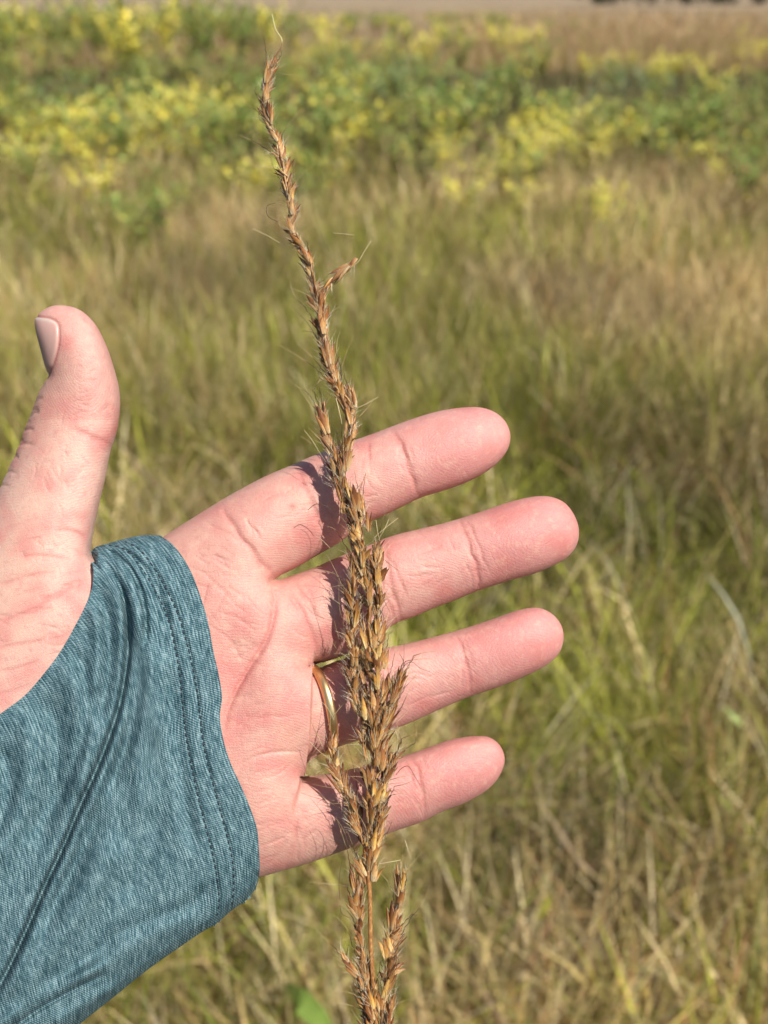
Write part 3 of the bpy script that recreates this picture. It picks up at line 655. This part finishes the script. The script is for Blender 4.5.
P_ = base_w[-1]; tdir = base_w[-1]-base_w[-3]; tdir /= np.linalg.norm(tdir); ext = []
for i in range(1, 40):
    t = i/39; h = np.linalg.norm(foot-P_)
    ext.append((1-t)**3*P_+3*(1-t)**2*t*(P_+tdir*h*.3)+3*(1-t)*t*t*(foot+np.array([0, 0, h*.35]))+t**3*foot)
stem_w = np.vstack([base_w, ext]); root.location = foot
tag(root, 'dry golden brown grass seed head on a thin stalk before the open palm', 'grass stalk')
rad = np.concatenate([np.interp(np.arange(len(base_w)), [0, len(base_w)*.5, len(base_w)], [.20, .42, .62]), np.linspace(.64, 1.5, 39)])*MMU
Vt, Ft = tube(stem_w, rad, 10)
m_stem, nt, b = new_mat('straw_stem'); k = N(nt); tc_ = k.n('ShaderNodeTexCoord')
sn2 = k.noise(k.scale(tc_.outputs['Object'], 2500, 2500, 60), 1.0, 3)
k.l(k.ramp(sn2, [(.3, (.18, .075, .025)), (.55, (.36, .17, .055)), (.75, (.52, .31, .13))]), b.inputs['Base Color']); b.inputs['Roughness'].default_value = .38; k.l(k.bump(sn2, .0001, .5), b.inputs['Normal'])
def link_child(name, me, mw_parent):
    o = link(name, me, mw_parent); return o
Vt = Vt-foot
link('stem', mesh_np('stem', Vt, Ft, m_stem), root)
# strands: (points, spikelets, sideways jitter px, spread deg, depth jitter)
STR = [
 ([(274,60),(269,74),(265,92),(270,120),(280,150),(287,190),(295,235),(309,262),(314,292)], 40, 3.2, 17, 6),
 ([(316,290),(321,318),(325,345),(334,380),(346,405)], 25, 3.6, 20, 7),
 ([(320,296),(331,281),(350,264)], 4, 1.5, 8, 3),
 ([(352,388),(352,410),(349,440),(344,462)], 9, 2.6, 16, 5),
 ([(324,402),(327,425),(333,450),(337,475),(342,505)], 11, 3.5, 16, 6),
 ([(343,440),(345,480),(352,512)], 10, 4.5, 17, 7),
 ([(350,500),(357,520),(362,548),(362,575)], 19, 9, 20, 11),
 ([(373,545),(378,575),(379,605),(378,640)], 17, 4.5, 20, 8),
 ([(350,565),(352,600),(352,640),(356,672)], 18, 4.5, 18, 8),
 ([(366,560),(370,600),(368,650),(370,690)], 15, 7, 18, 10),
 ([(403,672),(396,690),(388,712),(380,745)], 13, 3.5, 14, 6),
 ([(353,650),(356,690),(362,720)], 12, 5, 17, 8),
 ([(376,640),(379,680),(377,720),(378,760)], 22, 8, 17, 10),
 ([(366,700),(372,740),(374,780),(372,815)], 24, 9, 17, 11),
 ([(328,745),(336,768),(345,792),(353,822)], 11, 2.8, 14, 5),
 ([(392,752),(384,785),(377,815),(373,838)], 13, 4, 15, 7),
 ([(354,795),(358,820),(364,850),(367,876)], 14, 6, 17, 8),
 ([(378,810),(375,840),(370,872)], 12, 5, 15, 7),
 ([(354,872),(357,905),(362,945),(366,985)], 14, 3, 14, 5),
 ([(402,876),(399,900),(394,930),(390,960),(383,1000)], 22, 4, 16, 6),
 ([(346,960),(354,972),(362,990)], 4, 2, 10, 3),
 ([(368,985),(374,1010),(378,1050)], 18, 8, 16, 8),
 ([(392,1000),(388,1040),(384,1090)], 10, 6, 16, 8),
]
items = []
for pts, cnt_, jit, spread, zj in STR:
    cnt_ = int(cnt_*1.25)
    P = catmull(pts, 2, False); L = np.concatenate([[0], np.cumsum(np.hypot(*np.diff(P, axis=0).T))])
    for i in range(cnt_):
        t = (i+.5+random.uniform(-.4, .4))/cnt_; p = np.array([np.interp(t*L[-1], L, P[:, q]) for q in (0, 1)])
        p2 = np.array([np.interp(max(0, t*L[-1]-6), L, P[:, q]) for q in (0, 1)]); p3 = np.array([np.interp(min(L[-1], t*L[-1]+6), L, P[:, q]) for q in (0, 1)])
        dr = p2-p3; dr /= np.hypot(*dr)+1e-9; az = random.uniform(0, 2*math.pi)
        sp_ = R(spread)*random.uniform(.2, 1.7)*(1.9 if random.random() < .12 else 1); side = math.cos(az); dep = math.sin(az)
        nrm = np.array([-dr[1], dr[0]])
        d3 = np.array([dr[0]*math.cos(sp_)+nrm[0]*math.sin(sp_)*side, dr[1]*math.cos(sp_)+nrm[1]*math.sin(sp_)*side, math.sin(sp_)*dep])
        o2 = p+nrm*side*jit; zz = ZS+dep*zj
        size = .78 if pts[0][1] < 250 else 1.0
        # the strand point is about the middle of a spikelet
        Lpx = 25*size
        items.append((o2[0]-d3[0]*Lpx*.45, o2[1]-d3[1]*Lpx*.45, zz-d3[2]*Lpx*.45, d3, size, random.random()))
# thin side branches inside the head
ac = Acc()
for pts, cnt_, jit, spread, zj in STR[1:]:
    P = catmull(pts, 6, False); Wp = np.array(sw(P[:, 0], P[:, 1], ZS+2*np.sin(np.arange(len(P)))))
    Vt, Ft = tube(Wp, .28*MMU, 6); ac.add(Vt-foot, Ft)
link('branches', ac.mesh('branches', m_stem), root)
Lx, Ly, Lz = RT, -UP, -FW                                   # px axes in the world
from mathutils import Matrix
items = [it for it in items]
order = sorted(range(len(items)), key=lambda i: (-(items[i][2]) - 25*items[i][5]) if items[i][1] < 1020 else 1e9)
big = set(order[:100]); rest = Acc(); restmi = []
for i, (a, b_, zz, d3, size, rv) in enumerate(items):
    org = np.array(sw(a, b_, zz)); zax = Lx*d3[0]+Ly*d3[1]+Lz*d3[2]; zax /= np.linalg.norm(zax)
    xa = np.cross(rng.normal(size=3), zax); xa /= np.linalg.norm(xa); ya = np.cross(zax, xa)
    me, Vv, Fv, Cv, mi, Ls = templates[int(rv*997) % 10]; s = size*random.uniform(.85, 1.12)
    aw = random.random() < .55
    M = Matrix([[xa[q]*s, ya[q]*s, zax[q]*s, org[q]-foot[q]] for q in range(3)]+[[0, 0, 0, 1]])
    if i in big:
        o = link('spikelet', me, root); o.matrix_local = M; host = o
        if aw:
            w_ = link('awn', random.choice(awns), o); w_.location = (0, 0, (Ls-.8)*MMU); w_.rotation_euler = (0, 0, random.uniform(0, 6.28))
    else:
        Vw = Vv @ np.array([xa, ya, zax])*s+(org-foot); f_ = random.uniform(.7, 1.25)
        rest.add(Vw, Fv, np.clip(Cv*f_, 0, 1)); restmi.append(mi)
        if aw:
            am = random.choice(awns); nvv = len(am.vertices); av = np.empty(nvv*3, np.float32); am.vertices.foreach_get('co', av); av = av.reshape(-1, 3)+[0, 0, (Ls-.8)*MMU]
            af = np.empty(len(am.polygons)*4, np.int32); am.loops.foreach_get('vertex_index', af); acol = np.empty(nvv*4, np.float32); am.attributes['Col'].data.foreach_get('color', acol)
            rest.add(av @ np.array([xa, ya, zax])*s+(org-foot), af.reshape(-1, 4), acol.reshape(-1, 4)[:, :3]); restmi.append(np.ones(len(af)//4))
me = mesh_np('spikelets', np.vstack(rest.V), np.vstack(rest.F), mats=[m_chaff, m_hair], mi=np.concatenate(restmi)); col_attr(me, 'Col', np.vstack(rest.C))
o = link('small_spikelets', me, root); o['kind'] = 'stuff'
# the bristles one can pick out one by one
BR = [([(268,72),(274,58),(281,47),(282,40),(276,30),(272,14)], 0, .11), ([(253,229),(268,236),(280,243)], 1, .05), ([(333,233),(345,234),(354,235)], 1, .05),
      ([(350,268),(358,262),(364,252),(371,241)], 1, .06), ([(272,98),(263,102),(259,110),(260,120),(266,124)], 0, .06), ([(254,166),(266,167),(280,167)], 1, .04),
      ([(278,222),(268,216),(267,206),(276,203)], 0, .07), ([(304,430),(312,440),(318,450),(326,462)], 1, .045), ([(308,510),(316,504),(326,506),(334,512)], 0, .07),
      ([(352,410),(366,404),(378,397)], 1, .06), ([(374,538),(384,529),(398,518)], 1, .06), ([(376,520),(378,534),(380,541)], 1, .05), ([(389,519),(384,530),(378,540)], 1, .05),
      ([(402,670),(406,664),(412,662),(420,668),(430,672)], 0, .05), ([(403,668),(404,655),(404,642)], 0, .035), ([(396,775),(402,768),(408,766),(414,775),(420,785)], 0, .06),
      ([(405,840),(408,850),(411,859)], 1, .06), ([(378,864),(390,862),(401,860)], 1, .07), ([(401,861),(401,870),(402,878)], 1, .06), ([(340,900),(339,885),(340,872),(342,862)], 0, .05), ([(340,906),(342,914),(350,918)], 0, .06),
      ([(310,742),(320,752),(332,760)], 1, .035), ([(334,720),(326,706),(316,698)], 1, .035), ([(322,380),(318,374),(321,368),(327,374)], 0, .06), ([(324,412),(326,402),(328,397)], 0, .08), ([(336,398),(339,410),(342,424)], 1, .08), ([(395,730),(398,738),(396,746)], 1, .05), ([(385,560),(392,566),(398,570)], 0, .05), ([(382,590),(384,600),(390,612)], 0, .05),
      ([(330,548),(322,540),(316,536)], 1, .04), ([(318,590),(328,596),(340,604)], 1, .035)]
bl = bpy.data.materials['dry_awn']
ac = Acc()
for pts, kind, r_ in BR:
    P = catmull(pts, 2.5, False); n_ = len(P); t_ = np.linspace(0, 1, n_)
    Vt, Ft = tube(np.array(sw(P[:, 0], P[:, 1], ZS+8+3*np.sin(t_*3))), r_*(1.25-.7*abs(t_-.3))*MMU, 5)
    c_ = np.array([.09, .045, .02]) if kind == 0 else np.array([.60, .48, .28])
    if len(ac.V) == 0: cl = np.repeat(np.where(t_[:, None] < .55, np.array([[.22, .11, .04]]), np.array([[.62, .58, .30]])), 5, 0)
    else: cl = c_
    ac.add(Vt-foot, Ft, cl)
o = link('bristles', ac.mesh('bristles', m_awn), root); o['kind'] = 'stuff'

# ------------------------------------------------------------------ meadow
m_gr, nt, b = new_mat('meadow_ground'); k = N(nt); ge = k.n('ShaderNodeNewGeometry').outputs['Position']
na = k.noise(ge, 3.0, 5, .65); nb = k.noise(k.scale(ge, .05, .12, 1), 1.0, 4); nc = k.noise(ge, 40, 3)
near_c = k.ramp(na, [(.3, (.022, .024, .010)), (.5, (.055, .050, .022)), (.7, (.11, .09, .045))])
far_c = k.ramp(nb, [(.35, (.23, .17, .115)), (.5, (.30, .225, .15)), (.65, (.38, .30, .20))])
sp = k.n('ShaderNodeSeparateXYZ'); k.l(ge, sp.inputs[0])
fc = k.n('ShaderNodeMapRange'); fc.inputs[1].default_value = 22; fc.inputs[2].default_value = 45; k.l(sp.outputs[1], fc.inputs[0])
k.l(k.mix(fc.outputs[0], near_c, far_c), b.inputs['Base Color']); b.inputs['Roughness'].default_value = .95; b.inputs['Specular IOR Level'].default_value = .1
k.l(k.bump(k.math('ADD', na, nc), .05, .8), b.inputs['Normal'])
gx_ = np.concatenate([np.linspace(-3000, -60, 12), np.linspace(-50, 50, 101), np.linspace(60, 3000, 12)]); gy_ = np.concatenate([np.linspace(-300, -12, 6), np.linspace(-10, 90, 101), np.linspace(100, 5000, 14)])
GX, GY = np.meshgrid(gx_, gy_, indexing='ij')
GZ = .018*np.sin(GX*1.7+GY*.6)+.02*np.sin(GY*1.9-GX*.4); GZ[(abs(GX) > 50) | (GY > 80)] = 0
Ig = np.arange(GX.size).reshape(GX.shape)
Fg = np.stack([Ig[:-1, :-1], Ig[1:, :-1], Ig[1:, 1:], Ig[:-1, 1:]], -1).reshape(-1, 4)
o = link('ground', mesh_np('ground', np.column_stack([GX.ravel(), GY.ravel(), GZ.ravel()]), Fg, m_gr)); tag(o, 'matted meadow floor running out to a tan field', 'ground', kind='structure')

m_leaf, nt, b = new_mat('leaf_blade'); k = N(nt); at = k.attr('Col')
nt.nodes.remove(b); df = k.n('ShaderNodeBsdfPrincipled'); df.inputs['Roughness'].default_value = .55; df.inputs['Specular IOR Level'].default_value = .25; tr = k.n('ShaderNodeBsdfTranslucent'); mx = k.n('ShaderNodeMixShader'); mx.inputs[0].default_value = .22
k.l(at.outputs['Color'], df.inputs['Base Color']); k.l(at.outputs['Color'], tr.inputs['Color']); k.l(df.outputs[0], mx.inputs[1]); k.l(tr.outputs[0], mx.inputs[2]); k.l(mx.outputs[0], nt.nodes['Material Output'].inputs[0])

def vnoise(x, y, s, seed):
    r = np.random.default_rng(seed); g = r.random((64, 64)); xi = (x*s) % 64; yi = (y*s) % 64; a = np.floor(xi).astype(int); b_ = np.floor(yi).astype(int); u = xi-a; v = yi-b_; u = u*u*(3-2*u); v = v*v*(3-2*v)
    a %= 64; b_ %= 64; a2 = (a+1) % 64; b2 = (b_+1) % 64
    return (g[a, b_]*(1-u)+g[a2, b_]*u)*(1-v)+(g[a, b2]*(1-u)+g[a2, b2]*u)*v
def blades(name, x, y, L, W_, lean, col, nseg=4):
    n_ = len(x); az = rng.uniform(0, 2*np.pi, n_); yaw = rng.uniform(0, 2*np.pi, n_); curve = rng.uniform(.1, 1.1, n_)
    dx, dy = np.cos(az), np.sin(az); sx_, sy_ = -np.sin(yaw), np.cos(yaw)
    Vv = np.zeros((n_, nseg+1, 2, 3)); px = x.copy(); py = y.copy(); pz = np.full(n_, -.01)
    for i in range(nseg+1):
        t = i/nseg; wd = W_*.5*(1-t**1.6)*(1 if t > 0 else .8)+W_*.04
        for sd_, sg in ((0, -1), (1, 1)):
            Vv[:, i, sd_, 0] = px+sg*wd*sx_; Vv[:, i, sd_, 1] = py+sg*wd*sy_; Vv[:, i, sd_, 2] = pz
        th_ = np.minimum(lean+curve*t, 1.75); px = px+L/nseg*np.sin(th_)*dx; py = py+L/nseg*np.sin(th_)*dy; pz = np.maximum(pz+L/nseg*np.cos(th_), .005)
    base = np.arange(n_)[:, None]*(nseg+1)*2; F_ = np.concatenate([base+np.array([2*i, 2*i+1, 2*i+3, 2*i+2]) for i in range(nseg)], 0)
    cc_ = np.repeat(col, (nseg+1)*2, 0).reshape(n_, nseg+1, 2, 3)
    me = mesh_np(name, Vv.reshape(-1, 3), F_, m_leaf, smooth=True); col_attr(me, 'Col', cc_.reshape(-1, 3)); return link(name, me)
GREEN = np.array([(.25,.26,.05),(.33,.36,.06),(.46,.50,.09),(.15,.16,.035),(.42,.44,.18)])
DRY = np.array([(.58,.47,.25),(.70,.60,.36),(.44,.31,.16),(.36,.20,.10),(.82,.74,.50),(.52,.45,.19)])
def pick(n_, pg):
    m = rng.random(n_) < np.asarray(pg); c_ = np.where(m[:, None], GREEN[rng.choice(5, n_, p=[.26,.22,.10,.34,.08])], DRY[rng.choice(6, n_, p=[.25,.2,.17,.12,.08,.18])])
    return c_*rng.uniform(.40, 1.30, (n_, 1))*[1.07, 1.0, .92]
def scatter(n_, ya, yb, xa=-330, xb=1100, h=.15):
    py = rng.uniform(ya, yb, n_); px = rng.uniform(xa, xb, n_)
    a = PITCH+np.arctan((py-512)/FPX); Y = (CAMH-h)/np.tan(a); dep = Y*math.cos(PITCH)+(CAMH-h)*math.sin(PITCH); X = (px-384)/FPX*dep
    return X, Y, px, py
# near, matted and tangled
X, Y, px, py = scatter(85000, 330, 1200)
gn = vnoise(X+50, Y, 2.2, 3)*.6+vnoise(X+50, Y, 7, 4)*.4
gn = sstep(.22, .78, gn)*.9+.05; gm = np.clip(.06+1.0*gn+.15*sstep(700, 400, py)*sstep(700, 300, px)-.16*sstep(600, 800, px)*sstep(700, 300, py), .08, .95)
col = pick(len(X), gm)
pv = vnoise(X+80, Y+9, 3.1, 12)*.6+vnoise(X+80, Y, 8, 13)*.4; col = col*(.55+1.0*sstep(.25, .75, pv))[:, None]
L = rng.uniform(.14, .42, len(X)); lean = np.abs(rng.normal(.55, .42, len(X)))
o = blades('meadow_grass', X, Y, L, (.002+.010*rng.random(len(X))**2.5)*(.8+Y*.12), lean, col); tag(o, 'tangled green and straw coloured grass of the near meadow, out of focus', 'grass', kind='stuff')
# broader bent blades lying over the matted grass close to the lens
X, Y, px, py = scatter(3600, 420, 1180, h=.3)
gn = sstep(.3, .7, vnoise(X+20, Y, 3.4, 31)); mg = rng.random(len(X)) < .25+.5*gn
cb = np.where(mg[:, None], np.array([(.42,.52,.10),(.30,.40,.07),(.55,.60,.22)])[rng.integers(0, 3, len(X))], np.array([(.74,.64,.42),(.62,.46,.30),(.80,.72,.50),(.50,.34,.20)])[rng.integers(0, 4, len(X))])*rng.uniform(.6, 1.1, (len(X), 1))
o = blades('bent_grass', X, Y, rng.uniform(.16, .48, len(X)), rng.uniform(.0035, .0075, len(X)), np.abs(rng.normal(.75, .5, len(X))), cb, 5); tag(o, 'broad bent green and straw blades lying over the near grass', 'grass', kind='stuff')
# middle distance, more upright
X, Y, px, py = scatter(95000, 150, 420, h=.25)
gn = vnoise(X+50, Y, .9, 5)*.55+vnoise(X+50, Y, 3, 6)*.45
gn = sstep(.25, .75, gn); col = pick(len(X), np.clip(.05+.85*gn-.16*sstep(400, 250, py), .03, .9))
pv = vnoise(X+80, Y+9, 1.1, 14)*.6+vnoise(X+80, Y, 4, 15)*.4; col = col*(.68+.62*sstep(.25, .72, pv))[:, None]*(1-.15*g2(px, py, 330, 440, 0, 170, 55))[:, None]; gold = (g2(px, py, 745, 340, 90, 70, 36) > rng.random(len(X))*2.6)[:, None]; col = np.where(gold, np.array([(.74, .58, .26)])*rng.uniform(.7, 1.15, (len(X), 1)), col)
o = blades('tall_grass', X, Y, rng.uniform(.12, .46, len(X)), rng.uniform(.003, .009, len(X))*(.6+Y*.12), np.abs(rng.normal(.40, .42, len(X))), col, 3); tag(o, 'tawny upright grass between the near sward and the yellow weeds', 'grass', kind='stuff')
# sparse stems that stand up between the weeds
X, Y, px, py = scatter(8000, 40, 170, -250, 1020, .3)
o = blades('weed_belt_grass', X, Y, rng.uniform(.35, .72, len(X)), rng.uniform(.005, .010, len(X))*(.6+Y*.05), np.abs(rng.normal(.18, .2, len(X))), pick(len(X), .45), 3); tag(o, 'thin upright grass stems growing between the yellow weeds', 'grass', kind='stuff')
# far field stalks
X, Y, px, py = scatter(45000, 9, 60, -250, 1020, .3); kp = (px > 430) | (rng.random(len(px)) < .35); X, Y = X[kp], Y[kp]
o = blades('far_grass', X, Y, rng.uniform(.35, .75, len(X)), rng.uniform(.006, .012, len(X))*(.5+Y*.05), np.abs(rng.normal(.15, .2, len(X))), np.clip(pick(len(X), .22)*[1.05, .92, .95], 0, 1), 2); tag(o, 'brown and mauve dry grass field behind the yellow weeds', 'grass', kind='stuff')

# leafy weeds with yellow, green and pale leaves
def weed_mesh(seed, pal, hgt, nleaf, lsize, nst):
    r = random.Random(seed); st_ = Acc(); lf = Acc()
    for s_ in range(nst):
        bx, by = r.uniform(-.08, .08), r.uniform(-.08, .08); lx, ly = r.uniform(-.8, .8), r.uniform(-.5, .5); hh = hgt*r.uniform(.7, 1.05)
        pts = [(bx+lx*t*t*hh, by+ly*t*t*hh, t*hh-.02) for t in np.linspace(0, 1, 6)]
        Vt, Ft = tube(pts, np.linspace(.004, .0018, 6), 5); st_.add(Vt, Ft, (.16, .14, .06))
        for q in range(nleaf):
            t = r.uniform(.22, 1.0)**.8; c0 = np.array([np.interp(t, np.linspace(0, 1, 6), [p[a] for p in pts]) for a in range(3)])
            az = r.uniform(0, 6.283); el = r.uniform(-.5, .9); ls_ = lsize*r.uniform(.6, 1.3); d_ = np.array([math.cos(az)*math.cos(el), math.sin(az)*math.cos(el), math.sin(el)])
            sd_ = np.cross(d_, [0, 0, 1]); sd_ /= np.linalg.norm(sd_); w_ = ls_*r.uniform(.22, .34); nrm = np.cross(sd_, d_)
            c1 = c0+d_*ls_*.12; V4 = [c1, c1+d_*ls_*.45+sd_*w_-nrm*w_*.3, c1+d_*ls_, c1+d_*ls_*.45-sd_*w_-nrm*w_*.3]
            lf.add(np.array(V4+[c1+d_*ls_*.5]), [(0, 1, 4, 4), ], None) if False else lf.add(np.array([V4[0], V4[1], c1+d_*ls_*.5, V4[3], V4[2]]), [(0, 1, 2, 3), (2, 1, 4, 3)], pal[r.randrange(len(pal))])
    a = st_.mesh('stem', m_leaf); b2 = lf.mesh('foliage', m_leaf); return a, b2
DRY2 = [(.45,.30,.14),(.34,.18,.08)]
YEL = [(.95,.81,.12),(.96,.86,.22),(.91,.75,.12),(.80,.78,.15),(.95,.87,.38)]
GRN = [(.21,.32,.07),(.31,.43,.11),(.12,.20,.035),(.36,.44,.14),(.44,.42,.13)]
MIN = [(.30,.42,.22),(.40,.50,.28),(.22,.34,.16),(.52,.56,.30)]
kinds = {'yellow': ([weed_mesh(s, YEL*3+GRN[:3], .62, 30, .090, 7) for s in range(5)], 'weed with bright yellowing leaves in the belt of weeds, blurred', 'yellow leaved weeds', 'yellow_weed'),
         'green': ([weed_mesh(20+s, GRN*3+YEL[:1]+DRY2, .62, 34, .070, 8) for s in range(5)], 'bushy green weed in the belt of weeds, blurred', 'green leaved weeds', 'green_weed'),
         'mint': ([weed_mesh(40+s, MIN*2+GRN[:2], .62, 20, .075, 5) for s in range(3)], 'pale grey green leafed weed in the belt of weeds, blurred', 'pale leaved weeds', 'pale_weed')}
def sstep1(a, b, v): return float(sstep(a, b, v))
def put_weed(kind, px, py, s=1.0):
    vs, lab, grp, nm = kinds[kind]; s *= 1+.35*sstep(60, 20, py)-.25*sstep(95, 150, py); h = .52*s
    y_ = ground_dist(py, h); x_ = ground_x(px, py, y_, h); a, b2 = random.choice(vs)
    o = link(nm, a); o.location = (x_, y_, 0); o.rotation_euler = (0, 0, random.uniform(0, 6.28)); o.scale = (s*random.uniform(.9, 1.15),)*3
    tag(o, lab, 'weed', grp); f_ = link('foliage', b2, o)
random.seed(5)
def cluster(kind, cx, cy, sx_, sy_, n_, s=1.0):
    for _ in range(n_):
        py = max(14, random.gauss(cy-8, sy_*.9)); put_weed(kind, random.gauss(cx, sx_), py, s*random.uniform(.8, 1.15))
for (cx, cy, sx_, sy_, n_) in [(30,125,30,22,18),(100,130,30,22,20),(170,105,18,12,12),(230,115,20,14,7),(330,28,50,10,12),(60,30,60,10,10),(180,60,70,20,9),(300,60,40,20,7),(430,25,40,8,8),(520,150,90,26,8),(350,170,120,14,5),(355,115,26,16,13),(400,55,30,14,10),(505,45,8,8,4),(545,58,26,8,5),(445,130,16,12,6),(540,130,9,8,6),(640,130,30,12,12),(670,70,40,10,7),(755,55,14,10,6),(710,140,12,12,4),(600,208,6,10,2),(462,185,4,4,1),(20,55,14,14,5),(145,45,5,6,2),(265,165,8,8,2),(-120,110,60,30,12),(860,100,60,30,12)]:
    cluster('yellow', cx, cy, sx_, sy_, n_, .8)
for (cx, cy, sx_, sy_, n_) in [(100,50,90,18,40),(120,115,100,24,26),(230,20,60,8,12),(330,90,80,24,30),(150,22,150,6,26),(350,24,110,7,18),(460,100,70,26,20),(600,110,80,22,20),(720,120,50,24,12),(420,22,70,8,14),(90,28,80,10,24),(300,180,200,16,8),(-120,70,60,22,14),(860,110,60,24,12),(60,20,60,6,10)]:
    cluster('green', cx, cy, sx_, sy_, n_, 1.0)
for (cx, cy, sx_, sy_, n_) in [(420,70,26,10,9),(490,88,12,6,4),(645,84,22,10,6),(60,90,20,10,4),(130,115,16,8,3),(350,80,20,8,4)]:
    cluster('mint', cx, cy, sx_, sy_, n_, .9)

for kind, n_ in (('green', 44), ('yellow', 22)):                 # the taller far edge of the belt, left of the tan field
    for _ in range(n_):
        px = random.uniform(-160, 250) if random.random() < .72 else random.uniform(250, 560); y_ = random.uniform(20, 36); top = random.uniform(-10, 8) if px < 300 else random.uniform(14, 34)
        hh = CAMH-y_*math.tan(PITCH+math.atan((top-512)/FPX)); vs, lab, grp, nm = kinds[kind]; a, b2 = random.choice(vs)
        o = link(nm, a); o.location = (ground_x(px, 0, y_, 1.0), y_, 0); o.rotation_euler = (0, 0, random.uniform(0, 6.28)); q_ = hh/.6; o.scale = (q_*.75, q_*.75, q_)
        tag(o, lab, 'weed', grp); link('foliage', b2, o)
# plants one can single out in the near blur
def strap(name, pts, wd, colr, label, cat, hts):
    P3_ = []
    for (a, b_), h in zip(pts, hts):
        y_ = ground_dist(b_, h); P3_.append((ground_x(a, b_, y_, h), y_, h))
    P = np.array(P3_); tq = np.linspace(0, len(P)-1, 16); P = np.column_stack([np.interp(tq, range(len(P)), P[:, i]) for i in range(3)])
    Tn = np.gradient(P, axis=0); S2 = np.cross(Tn, FW); S2 /= np.linalg.norm(S2, axis=1)[:, None]+1e-9
    t_ = np.linspace(0, 1, 16); ww = wd*.5*(np.sin(np.pi*np.clip(t_*.9+.08, 0, 1))**.7); keel = -FW*0+np.array([0, 0, 1.])
    Vv = np.stack([P-S2*ww[:, None], P-keel*ww[:, None]*.3, P+S2*ww[:, None]], 1).reshape(-1, 3)
    F_ = [(i*3+j, i*3+j+1, i*3+j+4, i*3+j+3) for i in range(15) for j in range(2)]
    me = mesh_np(name, Vv, F_, m_leaf); col_attr(me, 'Col', np.tile(colr, (len(Vv), 1))*(1+.12*rng.normal(size=(len(Vv), 1)))); o = link(name, me); tag(o, label, cat); return o
strap('broad_leaf', [(285,985),(300,1000),(318,1018),(335,1040)], .034, (.20,.29,.06), 'bright green broad leaf low in the grass left of the stalk foot', 'leaf', [.30,.32,.31,.28])
strap('dry_stem', [(706,574),(722,592),(738,618),(748,650),(758,700)], .006, (.46,.46,.34), 'pale bent dry stem arching at the right of the meadow', 'grass stem', [.34,.36,.33,.26,.15])
strap('yellow_leaf', [(538,920),(545,908),(549,895)], .016, (.55,.52,.10), 'small yellow green leaf in the grass below the little finger', 'leaf', [.24,.28,.32])
strap('bent_straw', [(540,800),(556,826),(580,862),(604,884)], .006, (.45,.33,.20), 'fallen brown straw lying slantwise in the lower right grass', 'grass stem', [.3,.3,.29,.27])
strap('light_leaf', [(724,706),(734,716),(742,726)], .012, (.42,.50,.18), 'single light green leaf at the right edge of the grass', 'leaf', [.28,.30,.28])

# tree line
m_bark, nt, b = new_mat('bark'); k = N(nt); ge = k.n('ShaderNodeNewGeometry').outputs['Position']; k.l(k.ramp(k.noise(ge, 3), [(.3, (.05, .035, .025)), (.7, (.11, .085, .06))]), b.inputs['Base Color'])
def tree_meshes(seed):
    r = np.random.default_rng(seed); tk = Acc(); Vt, Ft = tube([(0, 0, 0), (.1, 0, 2), (.2, .1, 4.5), (.2, .1, 8)], [.35, .28, .2, .06], 8); tk.add(Vt, Ft)
    for q in range(9):
        a = q*2.4; z0 = 1.6+q*.6; Vt, Ft = tube([(.12, .05, z0), (1.2*math.cos(a), 1.2*math.sin(a), z0+.8), (2.6*math.cos(a), 2.6*math.sin(a), z0+1.4)], [.12, .07, .02], 5); tk.add(Vt, Ft)
    n_ = 5200; cl = r.normal(size=(60, 3))*[2.0, 2.0, 2.3]+[0, 0, 5]; cl[:, 2] = np.abs(cl[:, 2]-.6)+.4; ci = r.integers(0, 60, n_); c_ = cl[ci]+r.normal(size=(n_, 3))*.55; c_[:, 2] = np.maximum(c_[:, 2], .15)
    a = r.normal(size=(n_, 3)); a /= np.linalg.norm(a, axis=1)[:, None]; b_ = np.cross(a, r.normal(size=(n_, 3))); b_ /= np.linalg.norm(b_, axis=1)[:, None]; s_ = r.uniform(.12, .28, (n_, 1))
    Vv = np.stack([c_-a*s_, c_-b_*s_*.6, c_+a*s_, c_+b_*s_*.6], 1).reshape(-1, 3); F_ = np.arange(n_*4).reshape(-1, 4)
    me = mesh_np('crown', Vv, F_, m_leaf, False); col_attr(me, 'Col', np.repeat(np.array([(.03, .055, .018)])*r.uniform(.5, 1.5, (60, 1))[ci], 4, 0)); return tk.mesh('trunk', m_bark), me
tms = [tree_meshes(s) for s in range(3)]
random.seed(9)
for i in range(26):
    o = bpy.data.objects.new('tree', None); COL.objects.link(o); o.location = (43+i*5.6+random.uniform(-2, 2), 205+random.uniform(-8, 14), 0); s = random.uniform(.85, 1.3); o.scale = (s, s, s); o.rotation_euler = (0, 0, random.uniform(0, 6.28))
    tag(o, 'dark leafy tree in the row beyond the tan field, top right', 'tree', 'dark trees beyond the field')
    a, c_ = tms[i % 3]; link('trunk', a, o); link('crown', c_, o)
